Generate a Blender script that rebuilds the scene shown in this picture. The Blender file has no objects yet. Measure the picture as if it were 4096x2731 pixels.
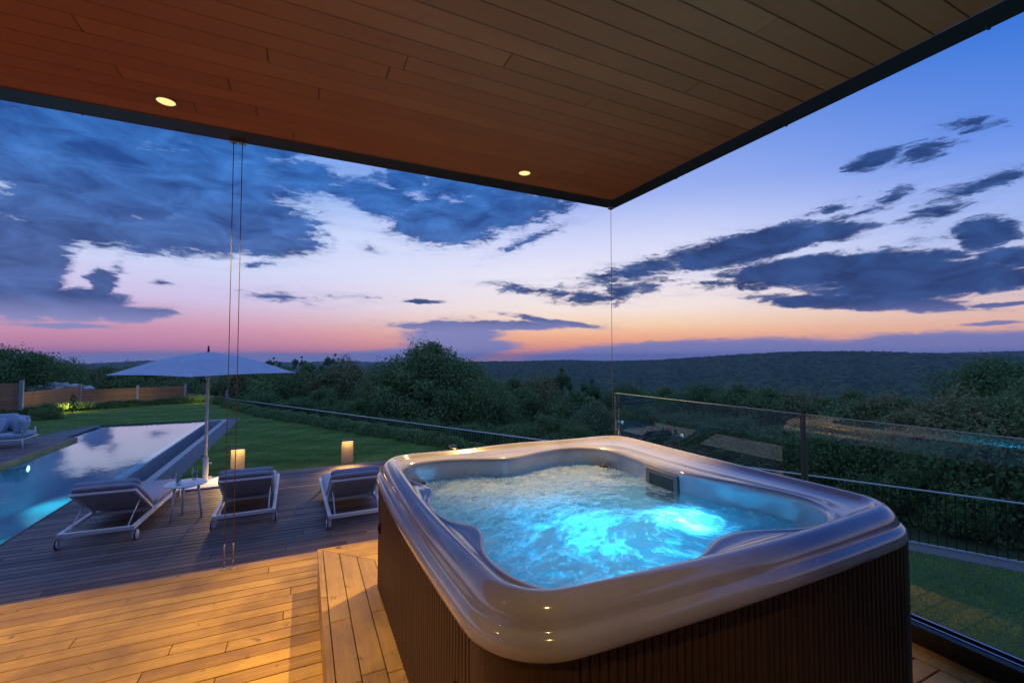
import bpy, bmesh, math, random
import numpy as np
from mathutils import Vector, Matrix
R = math.radians
scene = bpy.context.scene
COL = scene.collection
rng = np.random.default_rng(7)
random.seed(7)

# ------------------------------------------------------------------ camera
cam_d = bpy.data.cameras.new('camera'); cam = bpy.data.objects.new('camera', cam_d); COL.objects.link(cam)
cam.location = (0, 0, 1.5)
cam.rotation_euler = (R(90 + 2.09), 0, R(-25.25))
cam_d.sensor_width = 36; cam_d.lens = 15.55; cam_d.clip_start = 0.02; cam_d.clip_end = 20000
scene.camera = cam
scene.render.resolution_x = 1024; scene.render.resolution_y = 682
scene.view_settings.view_transform = 'Standard'; scene.view_settings.look = 'None'
scene.view_settings.exposure = 0.0; scene.view_settings.gamma = 1

# ------------------------------------------------------------------ node helper
class NT:
    def __init__(s, nt): s.nt = nt; s.nt.nodes.clear()
    def n(s, typ, **kw):
        nd = s.nt.nodes.new(typ)
        for k, v in kw.items():
            if k[0] == '_':
                key = k[1:]; key = int(key) if key.isdigit() else key
                s.set(nd.inputs[key], v)
            else: setattr(nd, k, v)
        return nd
    def set(s, sock, v):
        if isinstance(v, bpy.types.NodeSocket): s.nt.links.new(v, sock)
        else: sock.default_value = v
    def m(s, op, a, b=None, c=None, clamp=False):
        nd = s.n('ShaderNodeMath', operation=op, use_clamp=clamp)
        s.set(nd.inputs[0], a)
        if b is not None: s.set(nd.inputs[1], b)
        if c is not None: s.set(nd.inputs[2], c)
        return nd.outputs[0]
    def vm(s, op, a, b=None, out=0):
        nd = s.n('ShaderNodeVectorMath', operation=op)
        s.set(nd.inputs[0], a)
        if b is not None: s.set(nd.inputs[1], b)
        return nd.outputs[out]
    def mix(s, f, a, b, blend='MIX'):
        nd = s.n('ShaderNodeMix', data_type='RGBA', blend_type=blend)
        s.set(nd.inputs[0], f); s.set(nd.inputs[6], a); s.set(nd.inputs[7], b)
        return nd.outputs[2]
    def ramp(s, f, stops, interp='LINEAR'):
        nd = s.n('ShaderNodeValToRGB'); cr = nd.color_ramp; cr.interpolation = interp
        while len(cr.elements) > 1: cr.elements.remove(cr.elements[-1])
        cr.elements[0].position = stops[0][0]; cr.elements[0].color = rgba(stops[0][1])
        for p, c in stops[1:]:
            e = cr.elements.new(p); e.color = rgba(c)
        s.set(nd.inputs[0], f); return nd.outputs[0]
    def rng(s, v, a, b, c=0.0, d=1.0, smooth=False):
        nd = s.n('ShaderNodeMapRange', interpolation_type='SMOOTHSTEP' if smooth else 'LINEAR')
        s.set(nd.inputs[0], v)
        for i, q in enumerate((a, b, c, d)): s.set(nd.inputs[i + 1], q)
        return nd.outputs[0]
    def noise(s, vec, scale, detail=4, rough=.55, dist=0.0, out=0):
        nd = s.n('ShaderNodeTexNoise'); s.set(nd.inputs['Vector'], vec)
        nd.inputs['Scale'].default_value = scale; nd.inputs['Detail'].default_value = detail
        nd.inputs['Roughness'].default_value = rough; nd.inputs['Distortion'].default_value = dist
        return nd.outputs[out]
    def mapping(s, vec, loc=(0, 0, 0), rot=(0, 0, 0), scale=(1, 1, 1), vtype='POINT'):
        nd = s.n('ShaderNodeMapping', vector_type=vtype); s.set(nd.inputs[0], vec)
        nd.inputs[1].default_value = loc; nd.inputs[2].default_value = rot; nd.inputs[3].default_value = scale
        return nd.outputs[0]

def s2l(c): return c / 12.92 if c <= .04045 else ((c + .055) / 1.055) ** 2.4
def hexc(h):
    h = h.lstrip('#'); return tuple(s2l(int(h[i:i + 2], 16) / 255) for i in (0, 2, 4)) + (1,)
def rgba(c):
    if isinstance(c, str): return hexc(c)
    if isinstance(c, (int, float)): return (c, c, c, 1)
    return tuple(c) if len(c) == 4 else tuple(c) + (1,)

# ------------------------------------------------------------------ sky at dusk (world)
world = bpy.data.worlds.new('World'); scene.world = world; world.use_nodes = True
w = NT(world.node_tree)
co = w.n('ShaderNodeTexCoord').outputs['Generated']
dirn = w.vm('NORMALIZE', co)
sep = w.n('ShaderNodeSeparateXYZ', _0=dirn)
DEG = 57.29578
az = w.m('MULTIPLY', w.m('ARCTAN2', sep.outputs[0], sep.outputs[1]), DEG)
el = w.m('MULTIPLY', w.m('ARCSINE', sep.outputs[2]), DEG)
ae = w.n('ShaderNodeCombineXYZ', _0=az, _1=el).outputs[0]
e01 = w.m('DIVIDE', el, 90.0, clamp=True)
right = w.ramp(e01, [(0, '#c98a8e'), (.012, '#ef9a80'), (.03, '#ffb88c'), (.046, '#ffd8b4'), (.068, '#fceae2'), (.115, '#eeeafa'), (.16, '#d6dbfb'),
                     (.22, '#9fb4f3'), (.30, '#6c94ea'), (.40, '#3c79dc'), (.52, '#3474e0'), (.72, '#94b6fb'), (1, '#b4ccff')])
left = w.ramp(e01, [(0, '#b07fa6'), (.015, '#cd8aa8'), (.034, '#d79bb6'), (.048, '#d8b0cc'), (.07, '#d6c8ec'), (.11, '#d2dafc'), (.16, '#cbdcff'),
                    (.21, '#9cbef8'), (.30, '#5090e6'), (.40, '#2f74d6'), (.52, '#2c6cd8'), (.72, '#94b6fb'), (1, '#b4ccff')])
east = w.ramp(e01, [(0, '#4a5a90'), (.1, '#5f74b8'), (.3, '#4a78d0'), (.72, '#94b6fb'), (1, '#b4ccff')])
faz = w.rng(az, -14.0, 32.0, 0, 1, True)
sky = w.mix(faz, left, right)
far_right = w.rng(az, 42.0, 84.0, 0, 1, True)
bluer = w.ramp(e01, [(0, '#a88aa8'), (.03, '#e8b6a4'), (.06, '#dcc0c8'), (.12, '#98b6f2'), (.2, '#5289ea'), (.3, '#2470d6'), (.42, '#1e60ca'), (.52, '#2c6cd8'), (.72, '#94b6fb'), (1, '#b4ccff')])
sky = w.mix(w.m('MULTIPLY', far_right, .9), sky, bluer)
absaz = w.m('ABSOLUTE', w.m('SUBTRACT', az, 27.0))
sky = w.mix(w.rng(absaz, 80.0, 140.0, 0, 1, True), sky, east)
# clouds: soft ellipses in azimuth/elevation broken up by stretched noise
CL = [(-22.1, 18.3, 7.1, 5.21, 18.0, 1.4), (-23.4, 8.2, 3.8, 5.15, 9.1, 1.8), (-19.3, 5.1, 4.6, 1.8, 4.9, 1.5), (-21.1, 11.7, 4.2, 2.27, 11.7, 1.2), (-12.0, 12.6, 11.5, 2.56, 4.6, 1.2), (-20.3, 13.6, 7.3, 4.11, 13.2, 1.1), (-10.1, 22.3, 12.1, 2.44, 6.0, 1.2), (-12.5, 17.4, 15.8, 4.98, 8.3, 1.3), (-6.7, 14.8, 10.4, 3.86, 2.3, 1.2), (-20.1, 18.8, 8.6, 4.63, 17.3, 1.2), (-22.9, 9.4, 2.7, 4.44, 10.2, 1.1), (-22.6, 5.0, 3.9, 2.34, 5.4, 1.2), (-18.7, 4.9, 3.8, 2.11, 4.7, 1.1), (-15.9, 4.2, 3.5, 1.19, 3.6, 1), (-17.7, 6.9, 1.2, 1.85, 6.3, 1.0), (-13.4, 4.5, 2.1, 0.79, 3.6, 0.8), (-2.8, 12.6, 6.7, 1.54, 6.4, 1), (-18.0, 10.7, 5.5, 1.17, 3.0, 0.41600000000000004), (-0.6, 20.7, 6.8, 1.97, -2.9, 1.1), (7.8, 19.2, 7.6, 2.52, -7.9, 1.1), (11.5, 21.5, 4.9, 1.95, 4.7, 0.9), (15.9, 17.0, 9.1, 3.54, -1.2, 1.2), (23.8, 18.7, 9.6, 3.1, 5.9, 1.2), (18.6, 21.2, 7.3, 2.25, 2.2, 1), (27.5, 14.9, 6.3, 0.95, 20.3, 0.468), (30.0, 18.7, 6.7, 1.85, 17.0, 0.468), (-2.0, 6.9, 5.0, 0.88, -3.2, 0.494), (13.7, 7.1, 2.8, 0.38, -1.6, 0.9), (-13.3, 7.7, 1.2, 0.42, -0.2, 0.41600000000000004), (-4.5, 10.5, 3.1, 0.46, 5.8, 0.41600000000000004), (-16.8, 8.7, 0.7, 0.6, 7.7, 0.364), (5.4, 7.5, 4.5, 0.42, -0.5, 0.312), (7.6, 13.2, 1.6, 0.66, 4.0, 0.312), (21.0, 4.1, 14.8, 0.84, 0.3, 1.1), (17.6, 2.6, 7.4, 2.79, 0.3, 1.2), (18.7, 1.5, 9.4, 1.23, 0.2, 1.1), (30.5, 4.7, 7.8, 0.5, -8.4, 0.8), (-20.1, 2.9, 4.8, 0.36, 0.1, 0.8), (-4.2, -0.5, 30.8, 1.32, -0.3, 1.1), (11.2, 0.0, 15.4, 1.52, 3.1, 1.1), (45.6, -0.2, 25.2, 2.65, 2.1, 1.2), (69.1, 0.2, 12.7, 2.55, 1.2, 1.3), (42.0, 10.7, 11.5, 1.7, 10.2, 0.5720000000000001), (52.7, 12.4, 10.2, 2.16, 7.1, 1.3), (61.0, 13.1, 5.2, 1.16, -1.9, 1.1), (61.1, 9.2, 12.5, 1.85, -1.8, 1.3), (68.0, 7.2, 10.6, 2.24, -1.3, 1.3), (62.6, 5.7, 11.4, 0.96, -6.9, 1.2), (72.4, 10.9, 3.0, 1.52, 2.9, 1.1), (74.1, 8.6, 3.0, 1.1, -9.5, 1.1), (53.5, 8.5, 8.6, 0.94, 0.1, 0.468), (28.9, 8.4, 9.2, 0.89, -8.4, 0.52), (35.0, 7.6, 6.6, 1.14, -3.3, 0.52), (39.9, 8.5, 5.5, 1.21, 3.9, 0.468), (63.8, 10.2, 6.2, 0.98, 7.2, 0.468), (65.1, 19.2, 2.3, 1.16, 9.5, 0.95), (68.3, 19.0, 3.1, 1.01, 2.5, 0.41600000000000004), (72.2, 15.0, 4.7, 0.91, 8.7, 0.494), (66.0, 15.4, 2.6, 1.0, 15.4, 0.442), (64.1, 14.6, 3.1, 0.62, 7.3, 0.39), (69.4, 13.3, 3.0, 0.83, 12.0, 0.442), (61.0, 15.4, 2.5, 0.57, 10.7, 0.364), (71.3, 20.7, 1.7, 0.58, -6.7, 0.26), (71.8, 19.7, 2.0, 0.47, 0.7, 0.26), (72.7, 3.0, 2.1, 0.27, 1.2, 0.8), (73.2, 4.6, 2.8, 0.26, 0.9, 0.8), (54.5, 10.8, 2.0, 0.46, -5.9, 0.26)]
wv = w.mapping(ae, scale=(.05, .13, 1))
warp = w.noise(wv, 3.0, 3, .5, out=1)
warp = w.vm('MULTIPLY', w.vm('SUBTRACT', warp, (.5, .5, .5)), (4.0, 1.1, 0))
warp2 = w.vm('MULTIPLY', w.vm('SUBTRACT', w.noise(wv, 14.0, 3, .6, out=1), (.5, .5, .5)), (1.5, .6, 0))
# less displacement near the horizon, where clouds are far and small
att = w.rng(el, 1.5, 10.0, .3, 1.0)
wsum = w.vm('ADD', warp, warp2)
sc_ = w.n('ShaderNodeVectorMath', operation='SCALE'); w.set(sc_.inputs[0], wsum); w.set(sc_.inputs['Scale'], att)
aew = w.vm('ADD', ae, sc_.outputs[0])
dens = None
for cx, cy, a, b, ang, A in CL:
    v = w.vm('LENGTH', w.mapping(aew, loc=(cx, cy, 0), rot=(0, 0, R(ang)), scale=(a, b, 1), vtype='TEXTURE'), out=1)
    d = w.m('MULTIPLY_ADD', v, -A, A)
    dens = d if dens is None else w.m('MAXIMUM', dens, d)
fb = w.noise(w.mapping(aew, scale=(.10, .27, 1)), 3.0, 10, .70, .25)
fb2 = w.noise(w.mapping(aew, rot=(0, 0, .12), scale=(.06, .34, 1)), 6.5, 9, .70, .2)
nz = w.m('SUBTRACT', w.m('ADD', w.m('MULTIPLY', fb, .6), w.m('MULTIPLY', fb2, .4)), .5)
namp = w.rng(el, 1.5, 4.5, 1.0, 4.4)
dd = w.m('ADD', w.m('MULTIPLY', nz, namp), w.m('MULTIPLY', dens, 2.0))
dd = w.m('SUBTRACT', dd, .03)
alpha = w.rng(dd, 0.0, w.rng(az, 15.0, 40.0, .85, .5), 0, .98, True)
thin = w.rng(dd, .0, 1.0)
cn = w.noise(w.mapping(ae, scale=(.09, .22, 1)), 2.2, 6, .6, .6)
upl = w.rng(el, 7.0, 22.0, 0, 1, True)
hi_l = w.mix(w.rng(cn, .32, .72), w.mix(upl, hexc('#33477c'), hexc('#204a92')), w.mix(upl, hexc('#5774b4'), hexc('#4484d8')))
hi_r = w.mix(w.rng(cn, .3, .7), hexc('#1b3265'), hexc('#345694'))
ccol = w.mix(w.rng(az, 20.0, 40.0, 0, 1, True), hi_l, hi_r)
lowc = w.mix(w.rng(az, -25.0, 60.0), hexc('#9092c4'), hexc('#7c7fb8'))
ccol = w.mix(w.rng(el, 3.0, 6.0, 0, 1, True), lowc, ccol)
# thin cloud edges let the sky through and catch its brightness
edge = w.mix(.30, ccol, sky)
ccol = w.mix(w.rng(dd, .1, .8, 0, 1, True), edge, ccol)
# thin veil round and between the clouds
vn = w.noise(w.mapping(aew, rot=(0, 0, .1), scale=(.04, .30, 1)), 4.0, 9, .68, .5)
veil = w.rng(w.m('ADD', w.m('MULTIPLY', w.m('SUBTRACT', vn, .5), 5.0), w.m('MULTIPLY_ADD', dens, 1.6, -.05)), -.55, 1.2, 0, .55, True)
vcol = w.mix(w.rng(el, 4.0, 12.0, 0, 1, True), w.mix(.5, sky, hexc('#a98fb8')), w.mix(.35, sky, hexc('#4a6db8')))
sky_v = w.mix(w.m('MULTIPLY', veil, w.rng(el, .5, 3.0)), sky, vcol)
full = w.mix(alpha, sky_v, ccol)
below = w.mix(w.rng(el, -3.0, -.6, 0, 1, True), hexc('#1c2436'), full)
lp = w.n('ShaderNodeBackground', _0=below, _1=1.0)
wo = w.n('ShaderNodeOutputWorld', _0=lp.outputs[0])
world.cycles.sampling_method = 'MANUAL'; world.cycles.sample_map_resolution = 512

# ------------------------------------------------------------------ object helpers
def link(o, parent=None):
    COL.objects.link(o)
    if parent: o.parent = parent
    return o
def tag(o, label=None, cat=None, group=None, kind=None):
    if label: o['label'] = label
    if cat: o['category'] = cat
    if group: o['group'] = group
    if kind: o['kind'] = kind
    return o
def empty(name, loc=(0, 0, 0), rz=0, label=None, cat=None, group=None):
    o = bpy.data.objects.new(name, None); o.location = loc; o.rotation_euler = (0, 0, rz); o.empty_display_size = .1
    link(o); return tag(o, label, cat, group)
def children(o): return [c for c in bpy.data.objects if c.parent == o]
def copy_tree(o, parent=None):
    c = o.copy(); COL.objects.link(c); c.parent = parent
    for ch in children(o): copy_tree(ch, c)
    return c
class MB:
    """collects shapes; build() links them as one mesh object"""
    def __init__(s): s.v = []; s.f = []; s.mi = []; s.sm = []; s.cur = 0; s.col = []; s.tint = .5
    def add(s, vs, fs, smooth=False):
        o = len(s.v); s.v += [tuple(map(float, p)) for p in vs]
        for f in fs: s.f.append(tuple(i + o for i in f)); s.mi.append(s.cur); s.sm.append(smooth); s.col.append(s.tint)
    def box(s, x0, x1, y0, y1, z0, z1, M=None):
        vs = [(x, y, z) for z in (z0, z1) for y in (y0, y1) for x in (x0, x1)]
        if M is not None: vs = [tuple(M @ Vector(p)) for p in vs]
        s.add(vs, [(0, 2, 3, 1), (4, 5, 7, 6), (0, 1, 5, 4), (2, 6, 7, 3), (0, 4, 6, 2), (1, 3, 7, 5)])
    def bar(s, p, q, wx, wz, up=(0, 0, 1)):
        p = Vector(p); q = Vector(q); d = (q - p); L = d.length; d.normalize(); up = Vector(up)
        x = d.cross(up)
        if x.length < 1e-4: x = d.cross(Vector((1, 0, 0)))
        x.normalize(); z = x.cross(d)
        vs = []
        for t in (p, q):
            for a, b in ((-1, -1), (1, -1), (1, 1), (-1, 1)): vs.append(t + x * a * wx / 2 + z * b * wz / 2)
        s.add(vs, [(3, 2, 1, 0), (4, 5, 6, 7), (0, 1, 5, 4), (1, 2, 6, 5), (2, 3, 7, 6), (3, 0, 4, 7)])
    def tube(s, pts, rad, n=8, cap=True):
        pts = [Vector(p) for p in pts]
        if not hasattr(rad, '__len__'): rad = [rad] * len(pts)
        vs = []; fs = []
        for i, p in enumerate(pts):
            d = (pts[min(i + 1, len(pts) - 1)] - pts[max(i - 1, 0)]).normalized()
            a = d.cross(Vector((0, 0, 1)))
            if a.length < .05: a = d.cross(Vector((0, 1, 0)))
            a.normalize(); b = a.cross(d)
            for k in range(n):
                t = 2 * math.pi * k / n; vs.append(p + (a * math.cos(t) + b * math.sin(t)) * rad[i])
        for i in range(len(pts) - 1):
            for k in range(n): fs.append((i * n + k, (i + 1) * n + k, (i + 1) * n + (k + 1) % n, i * n + (k + 1) % n))
        if cap: fs.append(tuple(range(n))); fs.append(tuple(reversed(range((len(pts) - 1) * n, len(pts) * n))))
        s.add(vs, fs, True)
    def lathe(s, prof, c=(0, 0, 0), n=24, M=None):
        vs = []; fs = []
        for r_, z in prof:
            for k in range(n):
                t = 2 * math.pi * k / n; vs.append(Vector((c[0] + r_ * math.cos(t), c[1] + r_ * math.sin(t), c[2] + z)))
        if M is not None: vs = [M @ p for p in vs]
        for i in range(len(prof) - 1):
            for k in range(n): fs.append((i * n + k, i * n + (k + 1) % n, (i + 1) * n + (k + 1) % n, (i + 1) * n + k))
        s.add(vs, fs, True)
    def grid(s, P, close=False, smooth=True):
        """P: array rows x cols x 3"""
        r_, c_ = len(P), len(P[0]); vs = [p for row in P for p in row]; fs = []
        for i in range(r_ - 1):
            for j in range(c_ if close else c_ - 1):
                k = (j + 1) % c_; fs.append((i * c_ + j, i * c_ + k, (i + 1) * c_ + k, (i + 1) * c_ + j))
        s.add(vs, fs, smooth)
    def build(s, name, mats, parent=None, bevel=0, sub=0, seg=2):
        me = bpy.data.meshes.new(name); me.from_pydata(s.v, [], s.f)
        if not isinstance(mats, (list, tuple)): mats = [mats]
        for m in mats: me.materials.append(m)
        me.polygons.foreach_set('material_index', s.mi); me.polygons.foreach_set('use_smooth', s.sm)
        at = me.attributes.new('tint', 'FLOAT', 'FACE'); at.data.foreach_set('value', s.col)
        me.update(); o = link(bpy.data.objects.new(name, me), parent)
        if bevel:
            b = o.modifiers.new('b', 'BEVEL'); b.width = bevel; b.segments = seg; b.limit_method = 'ANGLE'; b.angle_limit = R(40)
        if sub:
            b = o.modifiers.new('s', 'SUBSURF'); b.levels = sub; b.render_levels = sub
        return o
def npmesh(name, V, Fq, mats, parent=None, smooth=False, tint=None):
    V = np.asarray(V, np.float32).reshape(-1, 3); Fq = np.asarray(Fq, np.int32); k = Fq.shape[1]
    me = bpy.data.meshes.new(name); me.vertices.add(len(V)); me.vertices.foreach_set('co', V.ravel())
    me.loops.add(Fq.size); me.loops.foreach_set('vertex_index', Fq.ravel())
    me.polygons.add(len(Fq)); me.polygons.foreach_set('loop_start', np.arange(0, Fq.size, k, dtype=np.int32))
    me.polygons.foreach_set('use_smooth', np.full(len(Fq), smooth))
    for m in (mats if isinstance(mats, (list, tuple)) else [mats]): me.materials.append(m)
    if tint is not None:
        at = me.attributes.new('tint', 'FLOAT', 'FACE'); at.data.foreach_set('value', np.asarray(tint, np.float32))
    me.update(calc_edges=True); me.validate()
    return link(bpy.data.objects.new(name, me), parent)

# ------------------------------------------------------------------ materials
def mat(name, col, rough=.5, metal=0, spec=.5, **kw):
    m = bpy.data.materials.new(name); m.use_nodes = True; t = NT(m.node_tree)
    p = t.n('ShaderNodeBsdfPrincipled'); p.inputs['Base Color'].default_value = rgba(col)
    p.inputs['Roughness'].default_value = rough; p.inputs['Metallic'].default_value = metal
    p.inputs['Specular IOR Level'].default_value = spec
    for k, v in kw.items(): t.set(p.inputs[k.replace('_', ' ')], v)
    t.n('ShaderNodeOutputMaterial', _0=p.outputs[0]); m['x'] = 1
    return m, t, p
def coords(t, kind='Object'): return t.n('ShaderNodeTexCoord').outputs[kind]
def geopos(t): return t.n('ShaderNodeNewGeometry').outputs['Position']
def bump(t, p, h, strength=.4, dist=.01):
    b = t.n('ShaderNodeBump'); b.inputs['Strength'].default_value = strength; b.inputs['Distance'].default_value = dist
    t.set(b.inputs['Height'], h); t.set(p.inputs['Normal'], b.outputs[0]); return b
def attr(t, n): return t.n('ShaderNodeAttribute', attribute_name=n).outputs['Fac']
M = {}
def wood(name, c0, c1, rough=.55, grain_axis=0, stain=.3, gstr=.5):
    m, t, p = mat(name, c0, rough)
    pos = geopos(t); tn = attr(t, 'tint')
    sh = t.n('ShaderNodeCombineXYZ', _0=t.m('MULTIPLY', tn, 37.0), _1=t.m('MULTIPLY', tn, 13.0), _2=t.m('MULTIPLY', tn, 7.0)).outputs[0]
    v = t.vm('ADD', pos, sh)
    sc = [26, 26, 26]; sc[grain_axis] = 1.6
    g = t.noise(t.mapping(v, scale=tuple(sc)), 1.6, 6, .65, .3)
    g2 = t.noise(t.mapping(v, scale=tuple(q * 3 for q in sc)), 1.6, 3, .6)
    big = t.noise(pos, 2.3, 5, .6)
    f = t.m('ADD', t.m('MULTIPLY', t.m('SUBTRACT', g, .5), 1.5), t.m('ADD', t.m('MULTIPLY', tn, .65), .15))
    c = t.mix(t.rng(f, 0.0, 1.0), rgba(c0), rgba(c1))
    c = t.mix(t.m('MULTIPLY', t.rng(big, .42, .72), stain), c, tuple(q * .42 for q in rgba(c0)[:3]) + (1,))
    spots = t.noise(pos, 11, 5, .7, .5)
    c = t.mix(t.m('MULTIPLY', t.rng(spots, .62, .75), stain * 1.5, clamp=True), c, (.035, .02, .02, 1))
    t.set(p.inputs['Base Color'], c)
    t.set(p.inputs['Roughness'], t.rng(g, .3, .7, rough - .08, rough + .15))
    bump(t, p, t.m('ADD', g, t.m('MULTIPLY', g2, .5)), gstr, .002)
    return m
M['deck'] = wood('deck_wood_warm', (.33, .18, .036), (.62, .39, .085), .5, 0, .75)
M['deckY'] = wood('deck_wood_warm_y', (.29, .165, .055), (.50, .325, .11), .5, 1, .7)
M['lowdeck'] = wood('deck_wood_weathered', (.06, .042, .042), (.24, .165, .15), .55, 0, .3)
M['ceil'] = wood('ceiling_wood', (.31, .105, .036), (.40, .145, .05), .62, 0, .15, .25)
M['ceil'].node_tree.nodes['Principled BSDF'].inputs['Specular IOR Level'].default_value = .2
M['fence_w'] = wood('fence_wood', (.22, .11, .06), (.36, .19, .10), .6, 0, .4)
M['dark'] = mat('dark_gap', (.01, .01, .01), .9)[0]
M['fascia'] = mat('dark_metal_fascia', (.035, .032, .033), .45, .3)[0]
M['steel'] = mat('steel', (.62, .62, .64), .25, 1)[0]
M['rail'] = mat('bright_rail', (.75, .75, .78), .45, .6)[0]
M['satin'] = mat('satin_steel', (.5, .46, .4), .4, 1)[0]
M['wire'] = mat('dark_wire', (.16, .14, .12), .6, .4)[0]
M['black'] = mat('black_metal', (.012, .012, .013), .5)[0]
M['white'] = mat('white_metal', (.72, .72, .74), .35)[0]
M['chrome'] = mat('chrome', (.8, .8, .82), .06, 1)[0]
def mk_glass():
    m = bpy.data.materials.new('clear_glass'); m.use_nodes = True; t = NT(m.node_tree)
    fr = t.n('ShaderNodeFresnel'); fr.inputs[0].default_value = 1.5
    g = t.n('ShaderNodeBsdfGlossy'); g.inputs['Roughness'].default_value = 0.0; g.inputs['Color'].default_value = (1, 1, 1, 1)
    tr = t.n('ShaderNodeBsdfTransparent'); tr.inputs[0].default_value = (.90, .955, .93, 1)
    bf = t.m('SUBTRACT', 1.0, t.n('ShaderNodeNewGeometry').outputs['Backfacing'])
    x = t.n('ShaderNodeMixShader', _0=t.m('MULTIPLY', t.m('MULTIPLY', fr.outputs[0], 2.3, clamp=True), bf), _1=tr.outputs[0], _2=g.outputs[0])
    t.n('ShaderNodeOutputMaterial', _0=x.outputs[0]); return m
M['glass'] = mk_glass()
M['glass_edge'] = mat('glass_edge', (.22, .30, .27), .25, 0, .5)[0]
def fabric(name, col):
    m, t, p = mat(name, col, .9, 0, .2); pos = coords(t)
    n = t.noise(pos, 260, 2, .6); bump(t, p, n, .35, .002); b = t.noise(pos, 5, 3, .5)
    t.set(p.inputs['Base Color'], t.mix(t.rng(b, .3, .7), rgba([q * .88 for q in col]), rgba(col)))
    p.inputs['Sheen Weight'].default_value = .3
    return m
M['cushion'] = fabric('grey_cushion_fabric', (.33, .35, .44))
M['sofa_fab'] = fabric('pale_sofa_fabric', (.34, .40, .50))
M['canopy'] = fabric('pale_canopy_fabric', (.40, .48, .60))
M['canopy'].node_tree.nodes  # plain cloth
def mk_grass():
    m, t, p = mat('lawn_turf', (.05, .10, .02), .8, 0, .2); pos = geopos(t)
    n = t.noise(t.mapping(pos, scale=(1, 1.6, 1)), 1.1, 5, .65, .3); n2 = t.noise(t.mapping(pos, scale=(1, 2.6, 1)), 14, 5, .7); n3 = t.noise(pos, 70, 3, .7)
    c = t.mix(t.rng(n, .3, .7), (.12, .24, .075, 1), (.20, .34, .12, 1))
    c = t.mix(t.rng(n2, .3, .75), t.mix(.65, c, (.018, .04, .01, 1)), c)
    t.set(p.inputs['Base Color'], t.mix(t.rng(n3, .3, .6, 0, 1), t.mix(.5, c, (.02, .05, .01, 1)), c))
    bump(t, p, t.m('ADD', n2, t.m('MULTIPLY', n3, .7)), .9, .04); return m
M['turf'] = mk_grass()
def leafm(name, a, b, c=None, tr=.25, rough=.6):
    m = bpy.data.materials.new(name); m.use_nodes = True; t = NT(m.node_tree)
    tn = attr(t, 'tint'); col = t.mix(tn, rgba(a), rgba(b))
    if c: col = t.mix(t.rng(tn, .86, .92), col, rgba(c))
    d = t.n('ShaderNodeBsdfPrincipled', _0=col); d.inputs['Roughness'].default_value = rough; d.inputs['Specular IOR Level'].default_value = .3
    l = t.n('ShaderNodeBsdfTranslucent', _0=col)
    x = t.n('ShaderNodeMixShader', _0=tr, _1=d.outputs[0], _2=l.outputs[0]); t.n('ShaderNodeOutputMaterial', _0=x.outputs[0]); return m
M['leaf'] = leafm('leaves_dark_green', (.05, .11, .032), (.21, .34, .12), None, .35)
M['leaf2'] = leafm('leaves_mid_green', (.08, .15, .04), (.25, .36, .13), None, .35)
M['leaf3'] = leafm('leaves_olive', (.13, .15, .055), (.33, .33, .14), None, .35)
M['leaf4'] = leafm('leaves_with_pale_blossom', (.08, .14, .05), (.22, .28, .13), (.6, .6, .54))
M['blade'] = leafm('grass_blades', (.15, .27, .06), (.42, .58, .17), None, .3)
M['bark'] = mat('bark', (.10, .085, .075), .9)[0]
def mk_stone(name, a, b, sc=30, rough=.85):
    m, t, p = mat(name, a, rough); pos = geopos(t); n = t.noise(pos, sc, 5, .65)
    t.set(p.inputs['Base Color'], t.mix(t.rng(n, .3, .7), rgba(a), rgba(b))); bump(t, p, n, .5, .01); return m
M['coping'] = mk_stone('pale_coping_stone', (.34, .34, .35), (.48, .48, .49), 18)
M['kerb'] = mk_stone('dark_kerb_stone', (.14, .13, .13), (.24, .22, .22), 25)
M['gravel'] = mk_stone('grey_gravel', (.10, .10, .11), (.36, .36, .38), 45)
M['rock'] = mk_stone('pale_rock', (.28, .28, .27), (.5, .5, .5), 4)
def mk_tile(name, a, b, rough=.35):
    m, t, p = mat(name, a, rough); pos = geopos(t)
    s = t.n('ShaderNodeSeparateXYZ', _0=pos)
    v = t.n('ShaderNodeCombineXYZ', _0=t.m('ADD', s.outputs[1], s.outputs[0]), _1=s.outputs[2]).outputs[0]
    br = t.n('ShaderNodeTexBrick', _Vector=v); br.offset = 0; br.inputs['Scale'].default_value = 1
    br.inputs['Brick Width'].default_value = .05; br.inputs['Row Height'].default_value = .05; br.inputs['Mortar Size'].default_value = .004
    br.inputs['Color1'].default_value = rgba(a); br.inputs['Color2'].default_value = rgba(b); br.inputs['Mortar'].default_value = rgba([q * .5 for q in a])
    t.set(p.inputs['Base Color'], br.outputs[0]); return m
M['tile'] = mk_tile('pool_tile', (.30, .31, .34), (.44, .45, .49))
M['basin'] = mk_tile('pool_basin_tile', (.10, .42, .50), (.12, .48, .56))
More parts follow.
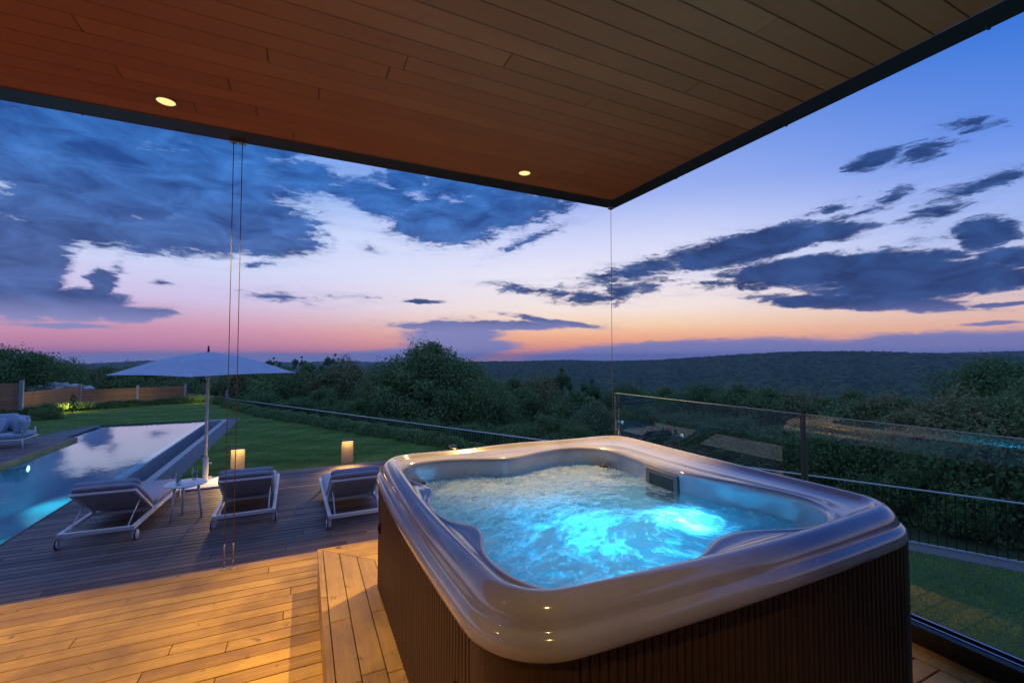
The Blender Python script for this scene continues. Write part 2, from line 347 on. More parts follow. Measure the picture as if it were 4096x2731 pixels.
# ------------------------------------------------------------------ decks
def boards(mb, axis, a0, a1, b0, b1, z, pitch, gap, th=.025, minL=1.6, maxL=3.2, clip=None, cols=None, joints=None):
    """boards running along `axis` from a0..a1, stacked across b0..b1"""
    b = b0; i = 0
    while b < b1 - .01:
        be = min(b + pitch - gap, b1)
        a = a0 - random.uniform(0, maxL)
        while a < a1:
            L = random.uniform(minL, maxL); s, e = max(a, a0), min(a + L - .0035, a1)
            if e - s > .03:
                mb.tint = random.random(); dz = random.uniform(-.0012, .0012)
                parts = [(s, e)] if clip is None else clip(b, be, s, e)
                for s2, e2 in parts:
                    if axis == 0: mb.box(s2, e2, b, be, z - th, z + dz)
                    else: mb.box(b, be, s2, e2, z - th, z + dz)
            a += L
        b += pitch; i += 1
def prism(mb, poly, z0, z1):
    n = len(poly); vs = [(x, y, z0) for x, y in poly] + [(x, y, z1) for x, y in poly]
    mb.add(vs, [tuple(reversed(range(n))), tuple(range(n, 2 * n))] + [(i, (i + 1) % n, n + (i + 1) % n, n + i) for i in range(n)])

# upper deck (level 0): X boards left of the mitre, two Y boards along the glass
mb = MB()
def clipR(b, be, s, e):       # keep boards behind the diagonal at the right border
    lim = 2.80
    return [(s, min(e, lim - .004))] if s < lim - .05 else []
boards(mb, 0, -8.5, 3.0, -2.8, 3.685, 0, .0952, .0075, clip=clipR)
boards(mb, 0, -8.5, 3.0, 3.69, 3.80, 0, .111, .0, minL=2.2, maxL=4.5)
boards(mb, 1, -2.8, 3.68, 2.80, 2.995, 0, .098, .006)
deck = mb.build('upper_deck', M['deck'], bevel=.0022, seg=1); tag(deck, kind='structure')
mb = MB(); mb.box(-8.5, 2.98, -2.8, 3.77, -.20, -.03); mb.box(-8.5, 2.98, 3.70, 3.775, -.76, -.20)
o = mb.build('deck_base', M['dark']); tag(o, kind='structure')
mb = MB(); boards(mb, 0, -8.5, 3.0, 3.778, 3.79, -.03, .012, 0, .16)
mb.box(2.985, 2.995, -2.8, 3.78, -.25, -.03)
o = mb.build('deck_fascia', M['deck']); tag(o, kind='structure')

# lower deck (level -0.70)
mb = MB()
boards(mb, 0, -3.17, 2.75, 3.85, 9.80, -.70, .112, .0125, minL=1.5, maxL=3.0)
lower = mb.build('lower_deck', M['lowdeck'], bevel=.002, seg=1); tag(lower, kind='structure')
mb = MB(); mb.box(-3.16, 2.74, 3.78, 9.79, -.9, -.73); o = mb.build('lower_deck_base', M['dark']); tag(o, kind='structure')
mb = MB(); mb.box(-3.20, -3.172, .0, 9.80, -.85, -.695); o = mb.build('pool_edge_trim', M['lowdeck']); tag(o, kind='structure')
# platform over the pool with the sofa
pf = empty('pool_platform', (-5.6, 14, -.7), 0, 'low weathered timber platform reaching over the pool edge under the sofa', 'platform')
mb = MB(); boards(mb, 0, -8.0, -.05, -8.0, 2.25, 0, .0855, .006)
mb.build('deck_boards', M['lowdeck'], pf, bevel=.002, seg=1)
mb = MB(); mb.box(-.045, 0, -8.0, 2.25, -.13, .002); mb.box(-8, -.045, 2.25, 2.28, -.13, .002); mb.build('edge_board', M['deckY'], pf)
mb = MB(); mb.box(-8, -.35, -8, 2.2, -.3, -.03); mb.build('frame', M['dark'], pf)

# ------------------------------------------------------------------ pool
PX0, PX1, PY1, WZ = -5.95, -3.05, 18.9, -.775
mb = MB()
mb.box(PX0 - 2.3, PX1 - .15, -2, 18.9, -2.2, -2.1)                    # floor
mb.box(PX0 - .15, PX0, 12.5, 18.9, -2.1, -.79); mb.box(PX1 - .15, PX1, 9.8, 18.9, -2.1, WZ - .006)
mb.box(-3.2, -3.172, -2, 9.8, -2.1, -.86); mb.box(PX0 - .15, PX1, 18.9, 19.02, -2.1, WZ - .004)
o = mb.build('pool_basin', M['basin']); tag(o, kind='structure')
mb = MB(); mb.box(PX1, PX1 + .03, 9.8, 19.0, -1.35, WZ - .012); mb.box(PX1 + .03, -2.58, 9.8, 19.0, -1.52, -1.38)
o = mb.build('pool_overflow_wall', M['tile']); tag(o, kind='structure')
mb = MB(); mb.box(-2.58, -2.42, 9.81, 18.95, -1.42, -.745); mb.box(PX1 + .03, -2.42, 18.955, 19.15, -1.4, -.745); mb.box(PX0 - .15, PX1 + .03, 19.02, 19.06, -1.4, WZ + .001)
o = mb.build('pool_coping', M['coping'], bevel=.006); tag(o, kind='structure')
mb = MB(); mb.box(-3.15, -3.1, 12.5, 12.51, -.8, -.79)
def mk_pool():
    m = bpy.data.materials.new('pool_water'); m.use_nodes = True; t = NT(m.node_tree); pos = geopos(t)
    n = t.noise(t.mapping(pos, scale=(1, .7, 1)), 2.6, 3, .5); n2 = t.noise(pos, 9, 2, .5)
    b = t.n('ShaderNodeBump'); b.inputs['Strength'].default_value = .05; b.inputs['Distance'].default_value = .03
    t.set(b.inputs['Height'], t.m('ADD', n, t.m('MULTIPLY', n2, .2)))
    fr = t.n('ShaderNodeFresnel', _Normal=b.outputs[0]); fr.inputs[0].default_value = 1.33
    g = t.n('ShaderNodeBsdfGlossy', _Normal=b.outputs[0]); g.inputs['Roughness'].default_value = .02; g.inputs['Color'].default_value = (1, 1, 1, 1)
    tr = t.n('ShaderNodeBsdfTransparent'); tr.inputs[0].default_value = (.50, .86, .93, 1)
    bf = t.m('SUBTRACT', 1.0, t.n('ShaderNodeNewGeometry').outputs['Backfacing'])
    x = t.n('ShaderNodeMixShader', _0=t.m('MULTIPLY', bf, t.m('MULTIPLY_ADD', fr.outputs[0], 1.25, .03, clamp=True)), _1=tr.outputs[0], _2=g.outputs[0])
    t.n('ShaderNodeOutputMaterial', _0=x.outputs[0]); return m
M['poolw'] = mk_pool()
mb = MB(); mb.add([(PX0 - 2.0, -2, WZ), (-3.2, -2, WZ), (-3.2, 9.8, WZ), (PX0 - 2.0, 9.8, WZ)], [(0, 1, 2, 3)])
mb.add([(PX0 - 2.0, 9.8, WZ), (PX1 + .005, 9.8, WZ), (PX1 + .005, 19.02, WZ), (PX0 - .02, 19.02, WZ), (PX0 - .02, 12.6, WZ), (PX0 - 2.0, 12.6, WZ)], [(0, 1, 2, 3, 4, 5)])
o = mb.build('pool_water', M['poolw']); tag(o, kind='structure')
def lamp_mat(name, col, s):
    m = bpy.data.materials.new(name); m.use_nodes = True; t = NT(m.node_tree)
    e = t.n('ShaderNodeEmission', _0=rgba(col), _1=s); t.n('ShaderNodeOutputMaterial', _0=e.outputs[0]); return m
def energy_spec0(name, col): return col[0] < .3          # underwater lamps and added tub fill lights: specular highlights off
def light(name, typ, loc, col, energy, parent=None, size=.05, rot=(0, 0, 0), **kw):
    d = bpy.data.lights.new(name, typ); d.color = col; d.energy = energy
    if typ == 'AREA': d.size = size
    else: d.shadow_soft_size = size
    if energy_spec0(name, col): d.specular_factor = 0.0
    for k, v in kw.items(): setattr(d, k, v)
    o = bpy.data.objects.new(name, d); o.location = loc; o.rotation_euler = rot; link(o, parent); return o
M['cyan_l'] = lamp_mat('pool_lamp_face', (.5, .9, 1), 6)
for i, (x, y, lab) in enumerate(((-5.78, 11.3, 'round underwater pool light beneath the timber platform edge'), (-5.93, 14.6, 'round underwater pool light farther along the platform side'))):
    r0 = empty('pool_light', (x, y, -1.15), 0, lab, 'pool light', 'underwater lights in the swimming pool')
    Mx = Matrix.Rotation(R(90), 4, 'Y')
    mb = MB(); mb.lathe([(.0, .0), (.07, .0), (.075, .02), (.075, -.02)], M=Mx); mb.build('lens', M['cyan_l'], r0)
    mb = MB(); mb.lathe([(.075, -.03), (.075, .022), (.09, .02), (.09, -.03)], M=Mx); mb.build('bezel', M['steel'], r0)
    light('light', 'SPOT', (.06, 0, 0), (.22, .85, .95), (620, 300)[i], r0, .07, (0, R(-48), 0), spot_size=R(118), spot_blend=1)

# ------------------------------------------------------------------ ground, lawn, gravel
# distance beyond the metal fence line
FA = np.array([-3.32, 26.2]); FB = np.array([9.23, 2.63]); FT = (FB - FA) / np.linalg.norm(FB - FA); FN = np.array([-FT[1], FT[0]])
if FN[0] < 0: FN = -FN
def lawn_z(x, y):
    z = -.75 - np.clip((x - 3.6) / 2.2, 0, 1) * .66
    return z + .012 * np.sin(x * .9) * np.cos(y * .7)
xs = np.linspace(-14, 16, 61); ys = np.linspace(-3, 30, 67)
def strip_mesh(name, poly_test, z_fn, m, xs, ys, lab=None):
    X, Y = np.meshgrid(xs, ys); Z = z_fn(X, Y); V = np.stack([X, Y, Z], -1).reshape(-1, 3)
    nx, ny = len(xs), len(ys); F = []
    for j in range(ny - 1):
        for i in range(nx - 1):
            cx, cy = (xs[i] + xs[i + 1]) / 2, (ys[j] + ys[j + 1]) / 2
            if poly_test(cx, cy): F.append((j * nx + i, j * nx + i + 1, (j + 1) * nx + i + 1, (j + 1) * nx + i))
    return npmesh(name, V, F, m, smooth=True)
# lawn: between the deck/pool and the fences
def in_lawn(x, y):
    s = (np.array([x, y]) - FA) @ FN
    if s > .05: return False
    if x > 2.76 and y < 9.8: return True
    if y > 9.8 and x > -2.1: return True
    if y > 19.1: return True
    return x < -6.2 and y > 16.3
xs2 = np.unique(np.concatenate([np.arange(-16, -6.2, .6), [-6.2], np.arange(-5.9, -2.1, .5), [-2.1], np.arange(-1.9, 2.7, .5), [2.76, 3.02], np.arange(3.4, 13, .3)]))
ys2 = np.unique(np.concatenate([np.arange(-6, 9.8, .4), [9.805], np.arange(10.2, 16.3, .4), [16.32], np.arange(16.7, 19.1, .4), [19.1], np.arange(19.5, 31, .5)]))
lawn = strip_mesh('lawn', in_lawn, lawn_z, M['turf'], xs2, ys2); tag(lawn, kind='structure')
mb = MB()
prism(mb, [(-2.42, 9.81), (-2.06, 9.81), (-2.12, 19.12), (-2.42, 19.12)], -1.0, -.744)
prism(mb, [(-9.0, 16.29), (-6.72, 16.5), (-6.12, 19.06), (PX0 - .15, 19.06), (PX0 - .15, 16.29)], -1.0, -.742)
o = mb.build('gravel_strip', M['gravel']); tag(o, kind='structure')
# loose stones
def scatter_stones(n, fn, rmin, rmax):
    base = np.array([[1, 0, 0], [0, 1, 0], [-1, 0, 0], [0, -1, 0], [0, 0, .8], [0, 0, -.4]]); fc = np.array([[0, 1, 4], [1, 2, 4], [2, 3, 4], [3, 0, 4]])
    P = fn(n); r_ = rng.uniform(rmin, rmax, n); V = base[None] * r_[:, None, None] * rng.uniform(.6, 1.3, (n, 6, 1))
    a = rng.uniform(0, 6.28, n); c, s = np.cos(a), np.sin(a)
    Vx = V[..., 0] * c[:, None] - V[..., 1] * s[:, None]; Vy = V[..., 0] * s[:, None] + V[..., 1] * c[:, None]
    V = np.stack([Vx, Vy, V[..., 2]], -1) + P[:, None]
    return V.reshape(-1, 3), (fc[None] + (np.arange(n) * 6)[:, None, None]).reshape(-1, 3)
def gp(n):
    y = rng.uniform(9.85, 19.1, n); x = rng.uniform(-2.42, -2.05, n); return np.stack([x, y, np.full(n, -.738)], -1)
def gp2(n):
    y = rng.uniform(16.3, 19.0, n); k = (y - 16.3) / 2.7; x0 = -6.9 + k * .8 + rng.normal(0, .06, n); x = x0 + rng.random(n) * (-6.0 - x0); return np.stack([x, y, np.full(n, -.736)], -1)
V1, F1 = scatter_stones(9000, gp, .012, .028); V2, F2 = scatter_stones(3500, gp2, .012, .03)
o = npmesh('gravel_stones', np.concatenate([V1, V2]), np.concatenate([F1, F2 + len(V1)]), M['gravel']); tag(o, kind='stuff')

# lawn blades
def blades(n, P, hmin, hmax, w_, lean=.5, name='lawn_grass', m='blade'):
    a = rng.uniform(0, 6.28, n); h = rng.uniform(hmin, hmax, n); la = rng.uniform(0, 6.28, n); ll = rng.uniform(0, lean, n) * h
    dx, dy = np.cos(a) * w_ / 2, np.sin(a) * w_ / 2
    V = np.zeros((n, 3, 3)); V[:, 0] = P; V[:, 1] = P; V[:, 2] = P
    V[:, 0, 0] -= dx; V[:, 0, 1] -= dy; V[:, 1, 0] += dx; V[:, 1, 1] += dy
    V[:, 2, 0] += np.cos(la) * ll; V[:, 2, 1] += np.sin(la) * ll; V[:, 2, 2] += h
    o = npmesh(name, V, np.arange(n * 3).reshape(-1, 3), M[m], tint=np.clip(.3 * rng.random(n) + .75 * patch(P[:, 0], P[:, 1]) ** 1.3, 0, 1)); return o
def patch(x, y):
    v = np.sin(x * 1.9 + 1.3 * np.sin(y * 1.1)) * np.sin(y * 3.7 + 1.7 * np.sin(x * .9)) + .7 * np.sin(x * 5.3 + y * 2.1) * np.sin(y * 7.9 - x * 1.7) + .5 * np.sin(x * 11 + 2 * np.sin(y * 6)) * np.sin(y * 17 + x * 3)
    return np.clip(.5 + .32 * v, 0, 1)
def lawn_pts(n):
    out = []
    while sum(len(q) for q in out) < n:
        k = 60000; d = 8 + 22 * rng.random(k) ** 1.6; a = np.radians(rng.uniform(-26, 26, k)); x = d * np.sin(a); y = d * np.cos(a)
        s = (np.stack([x, y], -1) - FA) @ FN
        ok = (s < -.5) & (((y > 9.82) & (x > -2.06)) | ((y > 19.1) & (x > -10)) | ((x < -7.0) & (y > 16.9)))
        out.append(np.stack([x, y, lawn_z(x, y) - .005], -1)[ok])
    return np.concatenate(out)[:n]
P_ = lawn_pts(150000)
# right lower lawn seen below the glass
kx = rng.uniform(3.1, 9.5, 60000); ky = rng.uniform(-.5, 5.5, 60000); ss = (np.stack([kx, ky], -1) - FA) @ FN
Pr = np.stack([kx, ky, lawn_z(kx, ky) - .005], -1)[ss < -.35][:26000]
o = blades(len(P_) + len(Pr), np.concatenate([P_, Pr]), .02, .05, .022); tag(o, kind='stuff')

# hillside sheet reaching the horizon
def ground_z(x, y):
    s1 = (x - FA[0]) * FN[0] + (y - FA[1]) * FN[1]
    s2 = np.maximum((y - 31) * .45, (-x - 14) * .3)
    s = np.maximum(s1, s2); r_ = np.hypot(x, y)
    z = np.where(s < 0, -2.6, -1.6 - .17 * s)
    z = np.where((s1 < 0) & (s2 >= 0), -.9 - .17 * s2, z)
    return np.maximum(z, -95 - r_ * .004)
rr = np.concatenate([np.linspace(0, 60, 61), np.geomspace(64, 16000, 46)]); aa = np.radians(np.linspace(0, 360, 181))
RR, AA = np.meshgrid(rr, aa, indexing='ij'); GX, GY = RR * np.sin(AA), RR * np.cos(AA); GZ = ground_z(GX, GY)
inside = (GX > -9) & (GX < 3.6) & (GY < 19.5) & (GY > -8); GZ = np.where(inside, -2.9, GZ)
n1, n2 = RR.shape; idx = np.arange(n1 * n2).reshape(n1, n2)
F = np.stack([idx[:-1, :-1], idx[:-1, 1:], idx[1:, 1:], idx[1:, :-1]], -1).reshape(-1, 4)
def mk_ground():
    m, t, p = mat('hillside_scrub', (.03, .045, .018), .95, 0, .1); pos = geopos(t); n = t.noise(pos, .6, 6, .6)
    t.set(p.inputs['Base Color'], t.mix(t.rng(n, .3, .7), (.018, .03, .012, 1), (.05, .07, .03, 1))); return m
M['ground'] = mk_ground()
o = npmesh('ground', np.stack([GX, GY, GZ], -1), F[:, ::-1], M['ground'], smooth=True); tag(o, kind='structure')

# ------------------------------------------------------------------ forested hills
PA = [(0.2, -1.982), (10.1, -1.353), (18.2, -0.722), (22.7, -0.446), (26.6, -0.446), (32.2, -0.275), (37.7, -0.40), (42.9, -0.3), (47.9, 0.056), (52.5, 0.404), (56.8, 0.628), (60.7, 0.692), (64.3, 0.66), (67.5, 0.503), (70.5, 0.321), (74.4, 0.15), (81.5, -0.123), (95, -.4), (115, -1)]
PB = [(-60, -.5), (-31.9, -0.517), (-23.9, -0.439), (-20.0, -0.62), (-17.1, -0.455), (-14.5, -0.30), (-11.4, -0.33), (-7.6, -0.469), (-2.5, -0.544), (5.0, -0.40), (8.0, -0.533), (18.7, -0.48), (26.6, -0.558), (42.9, -1.015), (60, -1.3)]
PD = [(55, -.3), (60.7, 0.1), (67.5, 0.40), (71.8, 0.52), (76, 0.55), (85, 0.45), (110, 0)]
PC = [(-60, -.62), (-30, -.55), (-18, -.6), (0, -.58), (10, -.5), (16, -.62), (25, -.56), (33, -.6), (60, -.5)]
def canopy(X, Y, size, amp):
    """bumpy tree-canopy height: nearest jittered cell centre gives a dome"""
    gx, gy = X / size, Y / size; ix, iy = np.floor(gx), np.floor(gy); best = np.zeros_like(X); tn = np.zeros_like(X)
    for dx in (-1, 0, 1):
        for dy in (-1, 0, 1):
            cx, cy = ix + dx, iy + dy
            h = np.sin(cx * 127.1 + cy * 311.7) * 43758.5453; h1 = h - np.floor(h)
            h = np.sin(cx * 269.5 + cy * 183.3) * 43758.5453; h2 = h - np.floor(h)
            h = np.sin(cx * 419.2 + cy * 371.9) * 43758.5453; h3 = h - np.floor(h)
            d = np.hypot(gx - cx - h1, gy - cy - h2); hh = np.sqrt(np.clip(1 - (d / (.55 + .5 * h3)) ** 2, 0, 1)) * (.5 + .6 * h3)
            tn = np.where(hh > best, h2, tn); best = np.maximum(best, hh)
    return best * amp, tn
def hill(name, prof, R0, z0, R1, a0, a1, na, nr, size, amp, m, back=1.25, power=.75):
    a = np.linspace(a0, a1, na); e = np.interp(a, [q[0] for q in prof], [q[1] for q in prof])
    zr = 1.5 + np.tan(np.radians(e)) * R1 - amp * .8
    t = np.concatenate([np.linspace(0, 1, nr) ** 1.0, [1.03, 1.08, back]])
    A, T = np.meshgrid(np.radians(a), t, indexing='ij'); Rr = R0 + (R1 - R0) * T
    rid = 1 + .03 * np.sin(A * 23) + .02 * np.sin(A * 61 + 1)
    Rr = Rr * rid; X, Y = Rr * np.sin(A), Rr * np.cos(A)
    prof_t = np.where(T <= 1, np.clip(T, 0, 1) ** power, 1 - (T - 1) * 1.4)
    Z = z0 + (zr[:, None] * rid - z0) * prof_t
    und = 3.5 * np.sin(A * 40 + T * 5) * np.sin(T * 9 + A * 11) * np.clip(T * (1 - T) * 4, 0, 1) * (R1 / 1300)
    c, tn = canopy(X, Y, size, amp); Z = Z + und + c
    n1, n2 = A.shape; idx = np.arange(n1 * n2).reshape(n1, n2)
    F = np.stack([idx[:-1, :-1], idx[:-1, 1:], idx[1:, 1:], idx[1:, :-1]], -1).reshape(-1, 4)
    tf = tn[:-1, :-1].ravel()
    o = npmesh(name, np.stack([X, Y, Z], -1), F, m, smooth=False, tint=tf); tag(o, kind='structure'); return o
M['forest'] = leafm('forest_canopy', (.009, .025, .011), (.075, .115, .045), None, 0.0, .9)
hill('hills', PA, 330, -92, 1250, 0, 112, 1500, 380, 5.6, 5.0, M['forest'], power=.8)
hill('hills', PD, 1500, -60, 2300, 52, 112, 300, 70, 20, 9, M['forest'])
hill('hills', PB, 1300, -110, 3300, -62, 60, 900, 90, 22, 10, M['forest'])
hill('hills', PC, 4200, -130, 7200, -62, 60, 500, 30, 70, 18, M['forest'])
# ------------------------------------------------------------------ roof overhang
roof = empty('roof_overhang', (0, 3.8, 3.1), 0, 'flat roof overhang with timber boarded ceiling and dark metal edge above the hot tub', 'roof')
mb = MB(); y = 3.60 - 3.8; boards(mb, 0, -9, 2.82, -7.2, -.20, .026, .127, .004, .025, 2.2, 4.2)
# boards() lays the top at z; the visible face is the underside
ceil = mb.build('ceiling_boards', M['ceil'], roof, bevel=.003, seg=1)
mb = MB()
mb.box(-9, 3.0, -.195, .0, 0, .34); mb.box(2.82, 3.0, -7.2, -.197, 0, .34)
mb.box(-9, 2.82, -7.2, -.197, .05, .34)
for x in (-6.9, -4.0, -1.35, .62, 2.1): mb.box(x, x + .012, -.03, .004, -.004, .02)
for yy in (-.9, -1.9, -2.9, -3.9): mb.box(2.97, 3.006, yy, yy + .014, -.004, .02)
mb.build('edge_frame', M['fascia'], roof, bevel=.003, seg=1)
mb = MB(); mb.box(-9.1, 3.03, -7.3, .03, .341, .40); mb.build('roof_slab', M['fascia'], roof)
WARM = (1.0, .60, .17)
M['warm_l'] = lamp_mat('warm_lamp_face', (1.0, .62, .22), 1.6)
M['warm_hot'] = lamp_mat('warm_lamp_core', (1.0, .72, .34), 3.2)
M['refl'] = mat('warm_reflector', (.8, .55, .25), .3, .6)[0]
def downlight(x, y, lab, energy, size=84, tilt=(0, 0, 0), blend=.35):
    r0 = empty('downlight', (x, y, 3.1), 0, lab, 'ceiling light', 'recessed downlights in the timber ceiling')
    mb = MB(); mb.lathe([(.052, -.001), (.058, -.006), (.052, -.008), (.048, -.002), (.048, 0)], n=32); mb.build('trim_ring', M['satin'], r0)
    mb = MB(); mb.lathe([(.048, -.004), (.0, -.0035)], n=32); mb.build('lens', M['warm_l'], r0)
    light('light', 'SPOT', (0, 0, -.02), WARM, energy, r0, .03, tilt, spot_size=R(size), spot_blend=blend)
    return r0
downlight(-.80, 3.37, 'glowing recessed downlight in the timber ceiling, left of the twin cables', 190, 76)
downlight(1.71, 3.37, 'glowing recessed downlight in the timber ceiling, nearer the far corner above the tub', 520, 82)
downlight(-3.30, 3.37, 'glowing recessed downlight over the left end of the warm lit deck', 190, 76)
downlight(-3.9, 1.2, 'recessed downlight in the second ceiling row over the left deck', 300, 92)
downlight(-1.55, 1.2, 'recessed downlight in the second ceiling row above the deck', 330, 86)
downlight(.35, -.35, 'recessed downlight behind the camera side of the hot tub', 55, 76)

# ------------------------------------------------------------------ house wall behind the terrace
hs = empty('house', (0, -2.8, 0), 0, 'dark rendered house wall with tall glazing behind the terrace', 'house')
M['render'] = mat('dark_render', (.16, .14, .13), .85)[0]
mb = MB(); mb.box(-9, -5.5, -.3, 0, -.8, 3.1); mb.box(-1.2, -.9, -.3, 0, -.8, 3.1); mb.box(3.2, 5.5, -.3, 0, -.8, 3.1); mb.box(-5.5, 3.2, -.3, 0, 2.75, 3.1); mb.box(-9, 5.5, -6, -.301, -.8, 3.1)
mb.build('wall', M['render'], hs)
for x0, x1 in ((-5.5, -1.2), (-.9, 3.2)):
    mb = MB(); mb.box(x0, x1, -.1, -.04, .0, .06); mb.box(x0, x1, -.1, -.04, 2.69, 2.75)
    for x in (x0, (x0 + x1) / 2 - .03, x1 - .06): mb.box(x, x + .06, -.1, -.04, .06, 2.69)
    wd = mb.build('window', M['black'], hs)
    mb = MB(); mb.box(x0 + .06, x1 - .06, -.075, -.065, .06, 2.69); mb.build('pane', mat('dark_pane', (.02, .02, .025), .05, 0, .6)[0], wd)

# ------------------------------------------------------------------ cables
M['fit'] = mat('aged_fitting', (.36, .28, .18), .5, .6)[0]
def cable(x, y, z1, r_, lab, z0=.0, grp='thin steel cables between roof edge and deck'):
    c = empty('steel_cable', (x, y, 0), 0, lab, 'cable', grp)
    mb = MB(); mb.tube([(0, 0, z0 + .17), (0, 0, z1)], r_ * .85, 8); mb.build('wire', M['wire'], c)
    mb = MB(); mb.tube([(0, 0, z0 + .012), (0, 0, z0 + .06)], .004, 8); mb.tube([(0, 0, z0 + .06), (0, 0, z0 + .175)], [.005, .005], 8); mb.build('turnbuckle', M['fit'], c)
    mb = MB(); mb.lathe([(0, .005), (.024, .004), (.026, .0), (.0, .0)], (0, 0, z0 + .001), 20); mb.build('foot_plate', M['fit'], c)
    mb = MB(); mb.box(-.024, .024, -.024, .024, z1 - .012, z1 + .03); mb.build('bracket', M['satin'], c, bevel=.003)
    return c
cable(-.487, 3.765, 3.09, .0033, 'left cable of the close pair crossing the parasol')
cable(-.432, 3.765, 3.09, .0033, 'right cable of the close pair crossing the parasol')
cable(2.94, 3.765, 3.09, .0028, 'single thin cable dropping from the roof corner behind the hot tub')

# ------------------------------------------------------------------ glass balustrade
def panel(y0, y1, lab):
    g = empty('glass_balustrade', (3.0, (y0 + y1) / 2, 0), 0, lab, 'glass balustrade', 'frameless glass balustrade panels at the terrace edge')
    h = (y1 - y0) / 2
    mb = MB(); mb.box(-.0075, .0075, -h, h, .03, 1.124); mb.build('pane', M['glass'], g)
    mb = MB(); mb.box(-.0085, .0085, -h, h, 1.124, 1.1275); mb.box(-.0085, .0085, -h - .002, -h, .03, 1.1275); mb.box(-.0085, .0085, h, h + .002, .03, 1.1275); mb.build('polished_edge', M['glass_edge'], g)
M['seal'] = mat('grey_green_seal', (.06, .09, .08), .4)[0]
panel(1.858, 3.79, 'frameless glass panel from the deck corner to the dark joint')
panel(-.25, 1.822, 'frameless glass panel nearest the tub on the camera side of the joint')
ch = empty('glass_channel', (3.0, 0, 0), 0, 'low dark metal channel clamping the glass along the deck edge', 'rail')
mb = MB(); mb.box(-.07, -.012, -2.8, 3.8, 0.003, .095); mb.box(.012, .05, -2.8, 3.8, -.2, .105); mb.build('channel', M['fascia'], ch, bevel=.003)
mb = MB(); mb.box(-.022, -.012, -2.8, 3.8, .0955, .099); mb.box(.012, .022, -2.8, 3.8, .1055, .109); mb.build('metal_lip', M['steel'], ch)
sp = MB(); sp.box(2.993, 3.007, 1.832, 1.848, .10, 1.125); o = sp.build('glass_joint_post', M['seal']); tag(o, 'slim dark post closing the gap between two glass panels', 'post')

# ------------------------------------------------------------------ hot tub step
st = empty('tub_step', (.1, 3.2, 0), 0, 'low timber step wrapping the left and far sides of the hot tub', 'step')
X0, Y1 = .10, 3.20
mb = MB(); ws = [.034, .093, .096, .096]; off = 0
k = 0
for wd in ws:
    g = .004; a, b = off + g / 2, off + wd - g / 2
    # left leg (along Y) mitred at the corner
    y = -6.0; 
    cuts = [(-4.2, -1.66 + .3 * (k % 2)), (-1.656 + .3 * (k % 2), -.65 - .25 * (k % 2)), (-.646 - .25 * (k % 2), None)] if k != 2 else [(-4.2, -2.1), (-2.096, -1.33), (-1.326, None)]
    for c0, c1 in cuts:
        mb.tint = random.random(); mb.cur = 0
        if c1 is None: prism(mb, [(X0 + a, Y1 + c0), (X0 + b, Y1 + c0), (X0 + b, Y1 - b - .001), (X0 + a, Y1 - a - .001)], .222, .25)
        else: prism(mb, [(X0 + a, Y1 + c0), (X0 + b, Y1 + c0), (X0 + b, Y1 + c1), (X0 + a, Y1 + c1)], .222, .25)
    mb.tint = random.random(); mb.cur = 1
    prism(mb, [(X0 + a + .003, Y1 - a), (X0 + b + .003, Y1 - b), (2.3, Y1 - b), (2.3, Y1 - a)], .222, .25)
    off += wd; k += 1
for yy in np.arange(off, .56, .096):
    mb.tint = random.random(); mb.cur = 1; prism(mb, [(.42, Y1 - yy - .092), (2.3, Y1 - yy - .092), (2.3, Y1 - yy), (.42, Y1 - yy)], .222, .25)
for p in mb.v: pass
tread = mb.build('tread', [M['deckY'], M['deck']], None, bevel=.0018, seg=1); tread.parent = st; tread.location = (-.1, -3.2, 0)
mb = MB(); mb.box(.006, .03, -4.2, -.006, .0, .2215); mb.box(.03, 2.2, -.03, -.006, 0, .2215); mb.build('riser', M['deckY'], st)
mb = MB(); mb.box(.03, .29, -4.2, -.03, 0, .215); mb.box(.29, 2.2, -.5, -.03, 0, .215); mb.build('frame', M['dark'], st)

# ------------------------------------------------------------------ hot tub
tub = empty('hot_tub', (1.21, 1.735, 0), 0, 'square hot tub with glossy pearl grey rim, brown ribbed sides and glowing blue bubbling water', 'hot tub')
TC = np.array([1.215, 1.735])
NTH = 480
th = np.linspace(0, 2 * np.pi, NTH, endpoint=False)
def rrect(x0, x1, y0, y1, rad, bow=0.0):
    """points of a rounded rectangle by polar angle about TC"""
    cx, cy = (x0 + x1) / 2, (y0 + y1) / 2; hx, hy = (x1 - x0) / 2, (y1 - y0) / 2; out = []
    poly = []
    for k, (sx, sy) in enumerate(((1, 1), (-1, 1), (-1, -1), (1, -1))):
        for q in np.linspace(0, np.pi / 2, 14):
            a = q + k * np.pi / 2; poly.append((cx + sx * (hx - rad) + rad * np.cos(a), cy + sy * (hy - rad) + rad * np.sin(a)))
        # bowed sides
        nx = poly[-1]; k2 = (k + 1) % 4; sx2, sy2 = ((1, 1), (-1, 1), (-1, -1), (1, -1))[k2]
        a = k2 * np.pi / 2; e = (cx + sx2 * (hx - rad) + rad * np.cos(a), cy + sy2 * (hy - rad) + rad * np.sin(a))
        nrm = (np.cos(a), np.sin(a))
        for q in np.linspace(.08, .92, 12):
            bq = bow * 4 * q * (1 - q); poly.append((nx[0] * (1 - q) + e[0] * q + nrm[0] * bq, nx[1] * (1 - q) + e[1] * q + nrm[1] * bq))
    return polar(np.array(poly))
